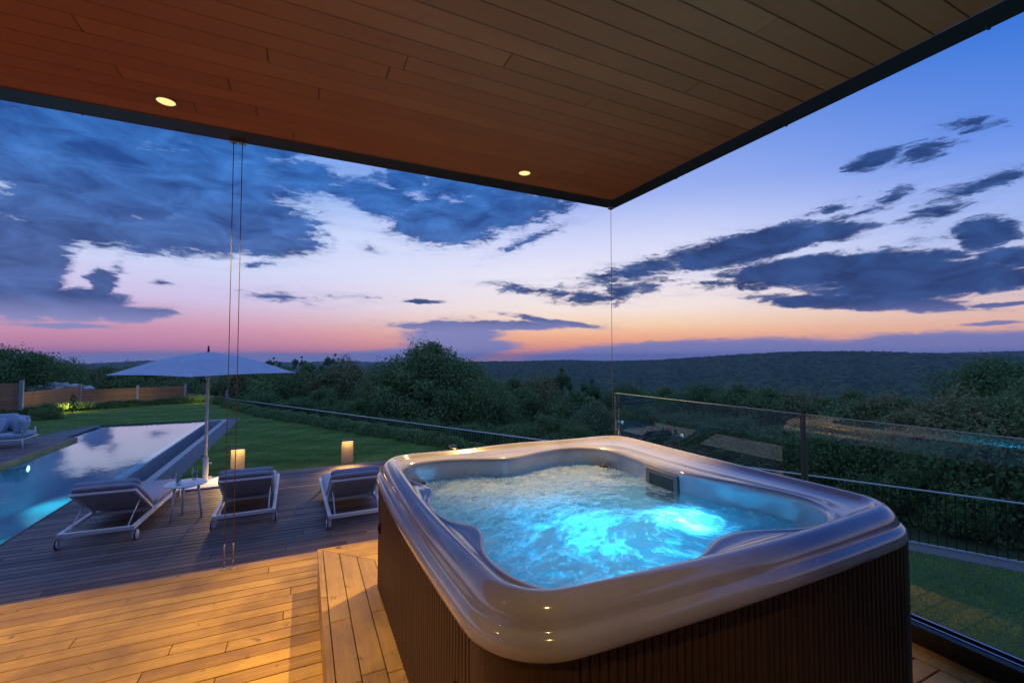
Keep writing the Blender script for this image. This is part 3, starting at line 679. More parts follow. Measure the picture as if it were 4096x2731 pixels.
def polar(poly):
    d = poly - TC; a = np.unwrap(np.arctan2(d[:, 1], d[:, 0])); r_ = np.hypot(d[:, 0], d[:, 1])
    if a[-1] < a[0]: a = a[::-1]; r_ = r_[::-1]
    # monotone resample by intersecting rays
    out = np.zeros(NTH); P = np.vstack([poly, poly[:1]])
    for i, t in enumerate(th):
        dx, dy = np.cos(t), np.sin(t); best = None
        A = P[:-1] - TC; B = P[1:] - TC; den = dx * (B[:, 1] - A[:, 1]) - dy * (B[:, 0] - A[:, 0])
        den = np.where(abs(den) < 1e-9, 1e-9, den)
        u_ = (A[:, 0] * dy - A[:, 1] * dx) / -den * -1
        s_ = (A[:, 0] * (B[:, 1] - A[:, 1]) - A[:, 1] * (B[:, 0] - A[:, 0])) / den
        u_ = (A[:, 0] * dy - A[:, 1] * dx) / den
        ok = (u_ >= -1e-6) & (u_ <= 1 + 1e-6) & (s_ > 0)
        out[i] = s_[ok].min() if ok.any() else out[i - 1]
    return np.stack([TC[0] + out * np.cos(th), TC[1] + out * np.sin(th)], -1)
def smooth_closed(P, k):
    for _ in range(k): P = (np.roll(P, 1, 0) + P * 2 + np.roll(P, -1, 0)) / 4
    return P
def normals(P):
    t = np.roll(P, -1, 0) - np.roll(P, 1, 0); n = np.stack([t[:, 1], -t[:, 0]], -1); n /= np.linalg.norm(n, axis=1)[:, None]; return n
OUT = smooth_closed(rrect(.362, 2.125, .845, 2.645, .215, .016), 6)
inner = [(.66, .935), (.60, .955), (.555, .995), (.52, 1.06), (.505, 1.13), (.498, 1.20), (.505, 1.29), (.545, 1.36), (.545, 1.43), (.51, 1.49), (.48, 1.57), (.465, 1.68), (.475, 1.80), (.52, 1.89), (.525, 1.98), (.495, 2.06), (.462, 2.16), (.45, 2.28), (.465, 2.38), (.54, 2.45), (.69, 2.465), (.83, 2.44), (.97, 2.375), (1.06, 2.335), (1.15, 2.345),
         (1.29, 2.40), (1.48, 2.45), (1.62, 2.43), (1.72, 2.34), (1.775, 2.22), (1.77, 2.04), (1.745, 1.84), (1.745, 1.68), (1.775, 1.54), (1.82, 1.39), (1.865, 1.25), (1.87, 1.14), (1.82, 1.04), (1.72, .975), (1.60, .975), (1.50, .99), (1.42, 1.03), (1.31, 1.05), (1.19, 1.03), (1.09, .975), (.98, .94), (.88, .915), (.76, .915)]
INN = smooth_closed(polar(np.array(inner)), 14)
NO, NI = normals(OUT), normals(INN)
if ((OUT + NO * .01 - TC) ** 2).sum() < ((OUT - TC) ** 2).sum(): NO = -NO
if ((INN + NI * .01 - TC) ** 2).sum() < ((INN - TC) ** 2).sum(): NI = -NI
def angw(deg, wdt): return np.exp(-((np.degrees(th) - deg + 180) % 360 - 180) ** 2 / (2 * wdt ** 2))
# height of the moulding round the rim: raised corners, dipped middles
zc = .010 * (angw(45, 16) + angw(135, 16) + angw(225, 18) + angw(315, 16)) + .012 * angw(88, 12)
pil = angw(166, 4.5) + angw(206, 4.5)          # two head rests on the left side
lobe = angw(300, 10)                            # wide low seat lobe on the near right
def ring(P, N, off, z): return np.concatenate([P + N * off, np.broadcast_to(np.asarray(z, float).reshape(-1, 1) if np.ndim(z) else z, (NTH, 1))], 1)
rows = []
for off, z in ((-.10, .842), (-.028, .832), (-.006, .828), (.0, .834), (.004, .85), (.003, .868), (-.003, .879), (-.012, .884), (-.018, .886), (-.022, .892), (-.024, .904), (-.030, .918), (-.042, .930)):
    rows.append(ring(OUT, NO, off, z + (zc * .5 if z > .9 else 0)))
rows.append(ring(OUT, NO, -.058, .938 + zc * .8)); rows.append(ring(OUT, NO, -.078, .940 + zc))
rows.append(ring(OUT, NO, -.092, .936 + zc)); rows.append(ring(OUT, NO, -.102, .927 + zc * .7))
A0 = rows[-1]; zin = .921 + .012 * pil - .006 * lobe + .4 * zc
def blend(A, B, t, z): return np.concatenate([A[:, :2] * (1 - t) + B * t, np.asarray(z).reshape(-1, 1)], 1)
B0 = INN + NI * .02
for t, dz in ((.18, -.006), (.4, -.009), (.65, -.008), (.85, -.003)): rows.append(blend(A0, B0, t, A0[:, 2] * (1 - t) + zin * t + dz))
rows.append(ring(INN, NI, .02, zin)); rows.append(ring(INN, NI, .008, zin - .0015)); rows.append(ring(INN, NI, .0, zin - .009)); rows.append(ring(INN, NI, -.003, zin - .022))
rows.append(ring(INN, NI, .002, .87)); rows.append(ring(INN, NI, .004, .82)); rows.append(ring(INN, NI, -.004, .76))
C0 = np.concatenate([TC + (INN - TC) * .86, np.full((NTH, 1), .62)], 1); rows.append(C0)
rows.append(np.concatenate([TC + (INN - TC) * .62, np.full((NTH, 1), .50)], 1)); rows.append(np.concatenate([TC + (INN - TC) * .55, np.full((NTH, 1), .30)], 1)); rows.append(np.concatenate([TC + (INN - TC) * .02, np.full((NTH, 1), .26)], 1))
mt, t, p = mat('pearl_acrylic', (.48, .48, .54), .11, 0, .55); p.inputs['Coat Weight'].default_value = .6; p.inputs['Coat Roughness'].default_value = .06
n = t.noise(geopos(t), 3.0, 4, .6, 1.2); t.set(p.inputs['Base Color'], t.mix(t.rng(n, .35, .65), (.38, .385, .47, 1), (.48, .485, .565, 1)))
drops = t.n('ShaderNodeTexVoronoi', _Vector=geopos(t)); drops.inputs['Scale'].default_value = 55
wet = t.m('MULTIPLY', t.rng(drops.outputs[0], .16, .05), t.rng(t.noise(geopos(t), 6, 3, .6), .55, .68))
bump(t, p, t.m('ADD', wet, t.m('MULTIPLY', t.noise(geopos(t), 7, 2, .5), .25)), .35, .004)
M['shell'] = mt
mb = MB(); Rr_ = [r_ - np.array([1.21, 1.735, 0]) for r_ in rows]
mb.grid([list(map(tuple, r_)) for r_ in Rr_], close=True)
shell = mb.build('shell', M['shell'], tub)

# cabinet: ribbed side panels between smooth corner posts
mc, t, p = mat('brown_cabinet', (.10, .052, .034), .5, 0, .35); n = t.noise(t.mapping(geopos(t), scale=(30, 30, 1.5)), 2, 5, .6)
t.set(p.inputs['Base Color'], t.mix(t.rng(n, .3, .7), (.05, .027, .017, 1), (.085, .046, .028, 1))); bump(t, p, n, .3, .001); M['cab'] = mc
cx0, cx1, cy0, cy1 = .388, 2.10, .872, 2.612
def ribbed(p0, p1, nrm, parent, name='side_panel', pitch=.0265):
    L = math.hypot(p1[0] - p0[0], p1[1] - p0[1]); d = ((p1[0] - p0[0]) / L, (p1[1] - p0[1]) / L); n_ = max(2, int(L / pitch)); pt = L / n_
    prof = []
    for i in range(n_):
        for q, o_ in ((.0, -.007), (.10, -.001), (.22, .002), (.5, .003), (.78, .002), (.90, -.001)): prof.append((i * pt + q * pt, o_))
    prof.append((L, -.007))
    mb = MB(); rows_ = []
    for z in (.0, .40, .838): rows_.append([(p0[0] + d[0] * a + nrm[0] * o_ - 1.21, p0[1] + d[1] * a + nrm[1] * o_ - 1.735, z) for a, o_ in prof])
    mb.grid(rows_, smooth=False); return mb.build(name, M['cab'], parent)
ribbed((cx0, cy0 + .17), (cx0, cy1 - .10), (-1, 0), tub); ribbed((cx0 + .17, cy0), (cx1 - .12, cy0), (0, -1), tub)
ribbed((cx1, cy0 + .12), (cx1, cy1 - .10), (1, 0), tub); ribbed((cx0 + .10, cy1), (cx1 - .10, cy1), (0, 1), tub)
for (px, py, sx, sy, rad) in ((cx0, cy0, 1, 1, .16), (cx1, cy0, -1, 1, .11), (cx0, cy1, 1, -1, .09), (cx1, cy1, -1, -1, .09)):
    pts = []
    for q in np.linspace(0, 1, 9):
        a = q * math.pi / 2; pts.append((px + sx * (rad - (rad + .004) * math.cos(a)) - 1.21, py + sy * (rad - (rad + .004) * math.sin(a)) - 1.735))
    pts = [(px - sx * .004 - 1.21, py + sy * (rad + .012) - 1.735)] + pts + [(px + sx * (rad + .012) - 1.21, py - sy * .004 - 1.735)]
    mb = MB(); mb.grid([[(a, b, z) for a, b in pts] for z in (0, .84)]); mb.build('corner_post', M['cab'], tub)
mb = MB(); mb.box(cx0 + .02 - 1.21, cx1 - .02 - 1.21, cy0 + .02 - 1.735, cy1 - .02 - 1.735, .0, .20); mb.build('base_pan', M['black'], tub)
for (lx, ly, lz, n_) in ((cx0 - .004, 2.46, .60, 'a'), (cx0 - .004, 1.16, .60, 'b')):
    mb = MB(); mb.box(lx - .006 - 1.21, lx + .004 - 1.21, ly - .016 - 1.735, ly + .016 - 1.735, lz - .03, lz + .03); mb.box(lx - .012 - 1.21, lx - .006 - 1.21, ly - .009 - 1.735, ly + .009 - 1.735, lz - .02, lz + .012)
    mb.build('latch', M['black'], tub, bevel=.002)
# skimmer box in the right-hand wall
mb = MB(); sx = 1.742; mb.box(sx - .008, sx + .03, 1.70, 1.93, .80, .893); me = MB()
mb = MB(); 
for (a0, a1, b0, b1) in ((1.70, 1.93, .872, .895), (1.70, 1.93, .74, .755), (1.70, 1.725, .755, .872), (1.90, 1.93, .755, .872)): mb.box(sx - .012 - 1.21, sx + .04 - 1.21, a0 - 1.735, a1 - 1.735, b0, b1)
sk = mb.build('skimmer', mat('grey_plastic', (.16, .155, .16), .35)[0], tub, bevel=.003)
mb = MB(); mb.box(sx - .006 - 1.21, sx + .04 - 1.21, 1.72 - 1.735, 1.905 - 1.735, .75, .88); mb.build('opening', mat('skimmer_dark', (.02, .04, .055), .15)[0], sk)
# chrome grab fitting and jets
for (jx, jy, jz, rr_) in ((.60, 2.40, .815, .028),):
    mb = MB(); mb.lathe([(.0, .022), (.012, .020), (.022, .012), (.028, .0), (.03, -.012)], (jx - 1.21, jy - 1.735, jz), 20); mb.build('air_control', M['chrome'], tub)
for (jx, jy, ang) in ((1.70, 2.27, 40),):
    Mx = Matrix.Translation((jx - 1.21, jy - 1.735, .80)) @ Matrix.Rotation(R(ang), 4, 'Z') @ Matrix.Rotation(R(-90), 4, 'Y')
    mb = MB(); mb.lathe([(.0, .004), (.018, .006), (.03, .010), (.036, .004), (.036, -.01)], M=Mx, n=20); mb.build('jet', M['fascia'], tub)

# bubbling water
WZT = .812; LX, LY = 1.49, 1.42
def fbm(X, Y, f0, octv, seed):
    r2 = np.random.default_rng(seed); out = np.zeros_like(X); a = 1
    for o_ in range(octv):
        for k in range(5):
            ang = r2.uniform(0, 6.28); ph = r2.uniform(0, 6.28); f = f0 * r2.uniform(.7, 1.4)
            out += a * np.sin((X * np.cos(ang) + Y * np.sin(ang)) * f + ph + 1.3 * np.sin((X * np.sin(ang) - Y * np.cos(ang)) * f * .7 + ph * 2)) / 5
        f0 *= 1.9; a *= .62
    return out
NR = 190
tt = np.linspace(0, 1, NR)
PX = TC[0] + (INN[:, 0] - TC[0] )[None] * tt[:, None] + NI[:, 0][None] * tt[:, None] * .003
PY = TC[1] + (INN[:, 1] - TC[1])[None] * tt[:, None] + NI[:, 1][None] * tt[:, None] * .003
rl = np.hypot(PX - LX, PY - LY); al = np.arctan2(PY - LY, PX - LX)
# swirl the coordinates around the lamp, where the jets make the water circle
sw = al + 1.6 * np.exp(-rl / .35); SX, SY = LX + rl * np.cos(sw), LY + rl * np.sin(sw)
boil = np.exp(-(((PX - .95) / .40) ** 2 + ((PY - 2.0) / .42) ** 2)) + .7 * np.exp(-(((PX - 1.55) / .22) ** 2 + ((PY - 2.25) / .2) ** 2))
Z = fbm(SX, SY, 16, 5, 3) * .0065 + fbm(SX, SY, 90, 3, 5) * .0022 * (1 + 2.2 * boil) + boil * .012 + .004 * np.cos(rl * 70) * np.exp(-rl / .16)
Z = Z * (1 - .6 * np.exp(-(1 - tt[:, None]) / .03)) + WZT
sp_ = rng.random(Z.shape); Z += np.where(sp_ > .985, rng.uniform(0, .012, Z.shape), 0) * boil
def mk_water():
    m = bpy.data.materials.new('bubbling_water'); m.use_nodes = True; t = NT(m.node_tree); pos = geopos(t)
    rel = t.vm('SUBTRACT', pos, (LX, LY, WZT)); r_ = t.vm('LENGTH', rel, out=1)
    s = t.n('ShaderNodeVectorRotate', rotation_type='Z_AXIS'); t.set(s.inputs['Vector'], rel); t.set(s.inputs['Angle'], t.m('MULTIPLY', t.m('EXPONENT', t.m('MULTIPLY', r_, -4.2)), 2.2))
    v = s.outputs[0]
    v1 = t.mapping(v, rot=(0, 0, R(-25)), scale=(1, 1.35, 1))
    n1 = t.noise(v1, 4.6, 10, .74, .6); n2 = t.noise(v1, 22, 6, .72, .3); n3 = t.noise(v, 90, 2, .6)
    sep_ = t.n('ShaderNodeSeparateXYZ', _0=pos)
    # more foam at the far left where the jets blow
    b1 = t.rng(t.vm('LENGTH', t.mapping(pos, loc=(.95, 2.05, WZT), scale=(.62, .5, 1), vtype='TEXTURE'), out=1), 1.0, .2)
    b2 = t.rng(t.vm('LENGTH', t.mapping(pos, loc=(1.5, 2.2, WZT), scale=(.45, .35, 1), vtype='TEXTURE'), out=1), 1.0, .2)
    foam = t.m('ADD', t.m('ADD', t.m('MULTIPLY', t.m('SUBTRACT', n1, .5), 2.9), t.m('MULTIPLY', t.m('SUBTRACT', n2, .5), 1.5)), t.m('MULTIPLY', t.m('ADD', b1, b2), .55))
    foam = t.rng(foam, -.12, .62, .10, .97)
    bmp = t.n('ShaderNodeBump'); bmp.inputs['Strength'].default_value = .8; bmp.inputs['Distance'].default_value = .008
    t.set(bmp.inputs['Height'], t.m('ADD', n2, t.m('MULTIPLY', n3, .35)))
    d = t.n('ShaderNodeBsdfDiffuse', _0=(.74, .86, .90, 1), _Normal=bmp.outputs[0]); tl = t.n('ShaderNodeBsdfTranslucent', _0=(.62, .86, .95, 1))
    f = t.n('ShaderNodeMixShader', _0=.70, _1=d.outputs[0], _2=tl.outputs[0])
    tr = t.n('ShaderNodeBsdfTransparent'); tr.inputs[0].default_value = (.30, .80, .95, 1)
    bd = t.n('ShaderNodeMixShader', _0=foam, _1=tr.outputs[0], _2=f.outputs[0])
    g = t.n('ShaderNodeBsdfGlossy', _Normal=bmp.outputs[0]); g.inputs['Roughness'].default_value = .07; g.inputs['Color'].default_value = (1, 1, 1, 1)
    fr = t.n('ShaderNodeFresnel', _Normal=bmp.outputs[0]); fr.inputs[0].default_value = 1.33
    bf = t.m('SUBTRACT', 1.0, t.n('ShaderNodeNewGeometry').outputs['Backfacing'])
    x = t.n('ShaderNodeMixShader', _0=t.m('MULTIPLY', bf, t.m('MULTIPLY_ADD', fr.outputs[0], 1.1, .02, clamp=True)), _1=bd.outputs[0], _2=g.outputs[0])
    t.n('ShaderNodeOutputMaterial', _0=x.outputs[0]); return m
M['tubw'] = mk_water()
n_ = 1500; q = rng.random(n_) < .7
dx_ = np.where(q, rng.normal(.88, .24, n_), rng.normal(1.5, .16, n_)); dy_ = np.where(q, rng.normal(2.12, .17, n_), rng.normal(2.18, .14, n_))
dist_ = np.hypot(dx_ - TC[0], dy_ - TC[1]); ai_ = ((np.degrees(np.arctan2(dy_ - TC[1], dx_ - TC[0])) % 360) / 360 * NTH).astype(int) % NTH
lim_ = np.hypot(INN[ai_, 0] - TC[0], INN[ai_, 1] - TC[1]) - .03; ok_ = dist_ < lim_
dx_, dy_ = dx_[ok_], dy_[ok_]; n_ = len(dx_); P_d = np.stack([dx_ - 1.21, dy_ - 1.735, WZT + .012 + rng.random(n_) ** 2 * .028], -1)
oc = np.array([[1, 0, 0], [0, 1, 0], [-1, 0, 0], [0, -1, 0], [0, 0, 1], [0, 0, -1]]); of = np.array([[0, 1, 4], [1, 2, 4], [2, 3, 4], [3, 0, 4], [1, 0, 5], [2, 1, 5], [3, 2, 5], [0, 3, 5]])
Vd = oc[None] * rng.uniform(.0012, .0034, n_)[:, None, None] + P_d[:, None]
dr = npmesh('splash_drops', Vd, (of[None] + (np.arange(n_) * 6)[:, None, None]).reshape(-1, 3), mat('water_drops', (.85, .88, .9), .05, 0, .8)[0], tub, smooth=True); dr['kind'] = 'stuff'
idx = np.arange(NR * NTH).reshape(NR, NTH); nx = np.roll(idx, -1, 1)
F = np.stack([idx[:-1], nx[:-1], nx[1:], idx[1:]], -1).reshape(-1, 4)
wtr = npmesh('water', np.stack([PX - 1.21, PY - 1.735, Z], -1), F[:, ::-1], M['tubw'], tub, smooth=True)
tl_ = empty('tub_lamp', (0, 0, 0)); 
bpy.data.objects.remove(tl_)
mb = MB(); mb.lathe([(0, .012), (.04, .010), (.05, .0)], (LX - 1.21, LY - 1.735, .50), 24); mb.build('underwater_lamp', lamp_mat('tub_lamp_face', (.35, .85, 1), 2), tub)
light('light', 'SPOT', (LX - 1.21, LY - 1.735, .67), (.07, .58, 1.0), 60, tub, .03, (R(180), 0, 0), spot_size=R(112), spot_blend=.8)
light('light', 'SPOT', (-.12, -.36, .36), (.015, .52, 1.0), 125, tub, .26, (R(180), 0, 0), spot_size=R(125), spot_blend=1)  # added fill light with no fixture, brightens the water from below
light('light', 'POINT', (-.02, -.32, .42), (.015, .55, 1.0), 14, tub, .28)  # second added fill, no lamp part behind it, lights the shell floor
# ------------------------------------------------------------------ sun loungers
def cushion_mb(x0, x1, y0, y1, z0, z1, Mx=None, r_=.03):
    """rounded slab with slightly bulging faces"""
    mb = MB(); nx, ny = 9, 9; P = []
    cx, cy, cz = (x0 + x1) / 2, (y0 + y1) / 2, (z0 + z1) / 2; hx, hy, hz = (x1 - x0) / 2, (y1 - y0) / 2, (z1 - z0) / 2
    n = 28; rows_ = []
    for i, ph in enumerate(np.linspace(-math.pi / 2, math.pi / 2, 11)):
        row = []
        for k in range(n * 2):
            a = math.pi * k / n; ca, sa = math.cos(a), math.sin(a); e = .22
            px = math.copysign(abs(ca) ** e, ca); py = math.copysign(abs(sa) ** e, sa)
            cph = abs(math.cos(ph)) ** .28 if abs(math.cos(ph)) > 1e-9 else 0; sph = math.copysign(abs(math.sin(ph)) ** .5, math.sin(ph))
            q = Vector((cx + hx * px * cph, cy + hy * py * cph, cz + hz * sph)); row.append(tuple(Mx @ q) if Mx else tuple(q))
        rows_.append(row)
    mb.grid(rows_, close=True); return mb
M['slat'] = mat('grey_slat', (.42, .42, .46), .5)[0]
def make_lounger():
    r0 = empty('sun_lounger'); W, L, zt = .72, 2.0, .18; t_ = .042
    mb = MB()
    for sx in (-1, 1): mb.box(sx * W / 2 - (t_ if sx > 0 else 0), sx * W / 2 + (t_ if sx < 0 else 0), 0, L, zt - .045, zt)
    mb.box(-W / 2 + t_, W / 2 - t_, 0, t_, zt - .045, zt - .001); mb.box(-W / 2 + t_, W / 2 - t_, L - t_, L, zt - .045, zt - .001)
    mb.box(-W / 2 + t_, W / 2 - t_, .74, .77, zt - .04, zt - .004)
    mb.build('frame', M['white'], r0, bevel=.004)
    for i in range(14):
        pass
    mb = MB()
    for i in range(13): mb.box(-W / 2 + t_, W / 2 - t_, .80 + i * .09, .86 + i * .09, zt - .022, zt - .006)
    mb.build('seat_slats', M['white'], r0)
    for sx in (-1, 1):
        mb = MB(); mb.box(sx * (W / 2 - .028) - .012, sx * (W / 2 - .028) + .012, .03, .062, .03, zt - .044); mb.build('leg', M['white'], r0)
        mb = MB(); mb.box(sx * (W / 2 - .03) - .015, sx * (W / 2 - .03) + .015, L - .14, L - .10, 0, zt - .044); mb.build('leg', M['white'], r0)
        Mx = Matrix.Translation((sx * (W / 2 + .004), .047, .062)) @ Matrix.Rotation(R(90), 4, 'Y')
        mb = MB(); mb.lathe([(.0, .014), (.052, .014), (.056, .010), (.056, -.010), (.052, -.014), (.0, -.014)], M=Mx, n=28)
        wh = mb.build('wheel', M['white'], r0)
        mb = MB(); mb.lathe([(.0605, .008), (.0625, .0), (.0605, -.008), (.055, -.008), (.055, .008), (.0605, .008)], M=Mx, n=28); mb.build('tyre', M['fascia'], wh)
    # backrest
    ang = R(32.5); BM = Matrix.Translation((0, .78, zt - .005)) @ Matrix.Rotation(-ang, 4, 'X')     # local -Y runs up the back
    Lb = .75; wB = W / 2 - .055
    mb = MB()
    for sx in (-1, 1): mb.box(sx * wB - .014, sx * wB + .014, -Lb, 0, -.014, .014, BM)
    mb.box(-wB + .0145, wB - .0145, -Lb, -Lb + .03, -.014, .014, BM)
    br = mb.build('backrest', M['white'], r0)
    mb = MB()
    for i in range(9): mb.box(-wB + .015, wB - .015, -Lb + .06 + i * .072, -Lb + .098 + i * .072, -.007, .007, BM)
    mb.build('slats', M['slat'], br)
    for sx in (-1, 1):
        a = BM @ Vector((sx * (wB - .03), -.42, -.01)); mb = MB(); mb.tube([a, (sx * (wB - .03), .055, zt - .02)], .008, 6); mb.build('strut', M['white'], r0)
    cushion_mb(-W / 2 + .03, W / 2 - .03, -Lb - .04, .02, .018, .095, BM).build('back_cushion', M['cushion'], r0)
    cushion_mb(-W / 2 + .045, W / 2 - .045, -Lb - .0, -Lb + .16, .088, .155, BM).build('head_roll', M['cushion'], r0)
    cushion_mb(-W / 2 + .03, W / 2 - .03, .80, L - .02, zt + .002, zt + .10).build('seat_cushion', M['cushion'], r0)
    return r0
lg = make_lounger()
spots = [((-2.165, 6.84), -2.5, 'low white sun lounger with grey cushions beside the pool edge, left of the drinks table'),
         ((-.665, 6.79), 1.0, 'low white sun lounger with grey cushions right of the drinks table, behind the twin cables'),
         ((.68, 6.19), 1.5, 'low white sun lounger with grey cushions partly hidden by the hot tub corner')]
for i, ((x, y), a, lab) in enumerate(spots):
    o = lg if i == 0 else copy_tree(lg); o.location = (x, y, -.70); o.rotation_euler.z = R(a); tag(o, lab, 'sun lounger', 'sun loungers on the dark lower deck')

# side table with two drinks
tb = empty('side_table', (-1.44, 7.50, -.70), R(20), 'small round white three legged table between two sun loungers', 'table')
mb = MB(); mb.lathe([(0, .462), (.235, .462), (.245, .468), (.245, .474), (.235, .48), (0, .48)], n=40); mb.build('table_top', M['white'], tb)
for k in range(3):
    a = R(90 + 120 * k); mb = MB(); mb.tube([(.15 * math.cos(a), .15 * math.sin(a), .462), (.20 * math.cos(a), .20 * math.sin(a), .0)], [.018, .011], 10); mb.build('leg', M['white'], tb)
M['tumbler'] = bpy.data.materials.new('tumbler_glass'); M['tumbler'].use_nodes = True; t = NT(M['tumbler'].node_tree)
fr = t.n('ShaderNodeFresnel'); fr.inputs[0].default_value = 1.45; bf = t.m('SUBTRACT', 1.0, t.n('ShaderNodeNewGeometry').outputs['Backfacing']); tr = t.n('ShaderNodeBsdfTransparent'); tr.inputs[0].default_value = (.85, .9, .93, 1); g = t.n('ShaderNodeBsdfGlossy'); g.inputs['Roughness'].default_value = .03
t.n('ShaderNodeOutputMaterial', _0=t.n('ShaderNodeMixShader', _0=t.m('MULTIPLY', bf, t.m('MULTIPLY', fr.outputs[0], 2.0, clamp=True)), _1=tr.outputs[0], _2=g.outputs[0]).outputs[0])
for i, (x, y, lab) in enumerate(((-1.50, 7.38, 'glass of iced drink with mint and a straw at the near left of the table'), (-1.36, 7.62, 'glass of iced mint drink at the far side of the table, nearer the parasol'))):
    gl = empty('drink_glass', (x, y, -.2195), 0, lab, 'glass', 'mint drinks on the side table')
    mb = MB(); mb.lathe([(0, .0), (.03, .0), (.036, .125), (.0335, .125), (.028, .01), (0, .01)], n=20); mb.build('tumbler', M['tumbler'], gl)
    n = 60; P = np.stack([rng.normal(0, .012, n), rng.normal(0, .012, n), rng.uniform(.03, .13, n)], -1)
    d = rng.normal(0, 1, (n, 3)); d /= np.linalg.norm(d, axis=1)[:, None]; e = np.cross(d, rng.normal(0, 1, (n, 3))); e /= np.linalg.norm(e, axis=1)[:, None]
    V = np.stack([P - d * .012, P + e * .006, P + d * .012, P - e * .006], 1); npmesh('mint', V, np.arange(n * 4).reshape(-1, 4), M['leaf2'], gl, tint=rng.random(n))
    mb = MB(); mb.tube([(0, 0, .02), (-.03, .01, .165)], .003, 6); mb.build('straw', M['white'], gl)

# ------------------------------------------------------------------ parasol
um = empty('parasol', (-1.51, 9.32, -.70), 0, 'large square pale parasol on a white pole over the deck, standing between loungers and lawn', 'parasol')
mb = MB(); mb.box(-.30, .42, -.35, .38, .004, .03); mb.build('base_plate', M['white'], um, bevel=.006)
mb = MB(); mb.lathe([(.0, .03), (.042, .03), (.042, .46), (.034, .47), (.0, .47)], n=20); mb.tube([(.04, 0, .36), (.085, 0, .36)], .012, 8); mb.tube([(.04, 0, .12), (.085, 0, .12)], .012, 8); mb.build('sleeve', M['white'], um)
mb = MB(); mb.lathe([(.0, .47), (.026, .47), (.024, 2.30), (0, 2.30)], n=18); mb.build('pole', M['white'], um)
mb = MB(); mb.lathe([(.0, 2.29), (.02, 2.29), (.014, 2.36), (.016, 2.40), (0, 2.41)], n=14); mb.build('finial', M['fascia'], um)
HD, ZE, ZT = 1.39, 1.915, 2.275
cor = [Vector((HD * math.cos(R(a)), HD * math.sin(R(a)), ZE)) for a in (0, 90, 180, 270)]
mb = MB(); N = 18
for k in range(4):
    A, B = cor[k], cor[(k + 1) % 4]; top = Vector((0, 0, ZT)); rows_ = []
    for i in range(N + 1):
        u_ = .14 + .86 * i / N; row = []
        for j in range(N + 1):
            q = j / N; edge = A.lerp(B, q); sag = 4 * q * (1 - q)
            edge = edge.lerp(Vector((0, 0, ZE)), .045 * sag); p = top.lerp(edge, u_)
            p.z += .055 * math.sin(math.pi * min(u_, 1)) * (1 - u_) * 1.2 + .03 * math.sin(math.pi * u_) - .045 * sag * u_ * (1 - u_) + .012 * sag * u_
            row.append(tuple(p))
        rows_.append(row)
    mb.grid(rows_)
o = mb.build('canopy', M['canopy'], um)
mb = MB()
for k in range(4):
    A, B = cor[k] * .17, cor[(k + 1) % 4] * .17; A = Vector((A.x * 1.25, A.y * 1.25, 2.238)); B = Vector((B.x * 1.25, B.y * 1.25, 2.238))
    mb.grid([[tuple(Vector((0, 0, 2.30)).lerp(A.lerp(B, j / 6), i / 4) + Vector((0, 0, .012 * math.sin(math.pi * i / 4)))) for j in range(7)] for i in range(5)])
mb.build('vent', M['canopy'], um)
for k in range(4):
    mb = MB(); mb.bar((0, 0, 2.255), (cor[k].x * .99, cor[k].y * .99, ZE + .0), .016, .022); rb = mb.build('rib', M['white'], um)
    mb = MB(); mb.bar((0, 0, 1.86), tuple(Vector((cor[k].x * .5, cor[k].y * .5, 2.10))), .012, .016); mb.build('strut', M['white'], rb)
mb = MB(); mb.lathe([(.026, 1.82), (.042, 1.83), (.042, 1.90), (.026, 1.91)], n=16); mb.build('runner', M['white'], um)

# ------------------------------------------------------------------ bollard lights along the far deck edge
M['corten'] = mk_stone('taupe_bollard', (.30, .25, .19), (.36, .30, .23), 90, .6)
def bollard(x, y, rz, lab, e=6.5):
    b = empty('bollard_light', (x, y, -.70), R(rz), lab, 'bollard light', 'slab bollard lights along the deck edge')
    mb = MB(); mb.box(-.115, .115, -.012, .012, .0, .478); mb.build('slab', M['corten'], b, bevel=.002)
    mb = MB(); mb.box(-.118, .118, -.115, .016, .4785, .503); mb.build('cap', M['fascia'], b, bevel=.002)
    mb = MB(); mb.box(-.105, .105, -.108, -.07, .474, .478); mb.build('lamp_strip', M['warm_hot'], b)
    light('light', 'AREA', (0, -.088, .470), WARM, e, b, .2, (0, 0, 0), shape='RECTANGLE', size_y=.05)
    light('deck_light', 'SPOT', (0, -.112, .46), WARM, e * 65, b, .03, (R(-50), 0, 0), spot_size=R(104), spot_blend=.8)
    return b
bollard(-1.09, 9.86, 0, 'tan slab bollard light behind the middle lounger, crossed by a cable', 1.4)
bollard(.86, 9.86, 0, 'tan slab bollard light at the lawn edge left of the hot tub', 1.4)
bollard(2.70, 8.30, -90, 'small bollard light just showing above the far rim of the hot tub', 1.2)

# ------------------------------------------------------------------ sofa
sf = empty('garden_sofa', (-7.1, 15.3, -.70), 0, 'rounded pale outdoor sofa with loose cushions at the left picture edge', 'sofa')
mb = MB()
for x, y, dx, dy in ((.93, -.38, .05, -.06), (-.9, -.38, -.05, -.06), (.85, .40, .04, .05), (-.85, .40, -.04, .05)):
    mb2 = MB(); mb2.tube([(x, y, .42), (x, y, .20), (x + dx, y + dy, .0)], [.018, .018, .012], 8); mb2.build('leg', M['white'], sf)
mb = MB(); mb.tube([(-.93, -.38, .20), (.93, -.38, .20), (.9, .42, .20), (-.9, .42, .20), (-.93, -.38, .20)], .018, 8); mb.build('frame', M['white'], sf)
cushion_mb(-.90, .90, -.40, .40, .215, .36).build('seat_cushion', M['sofa_fab'], sf)
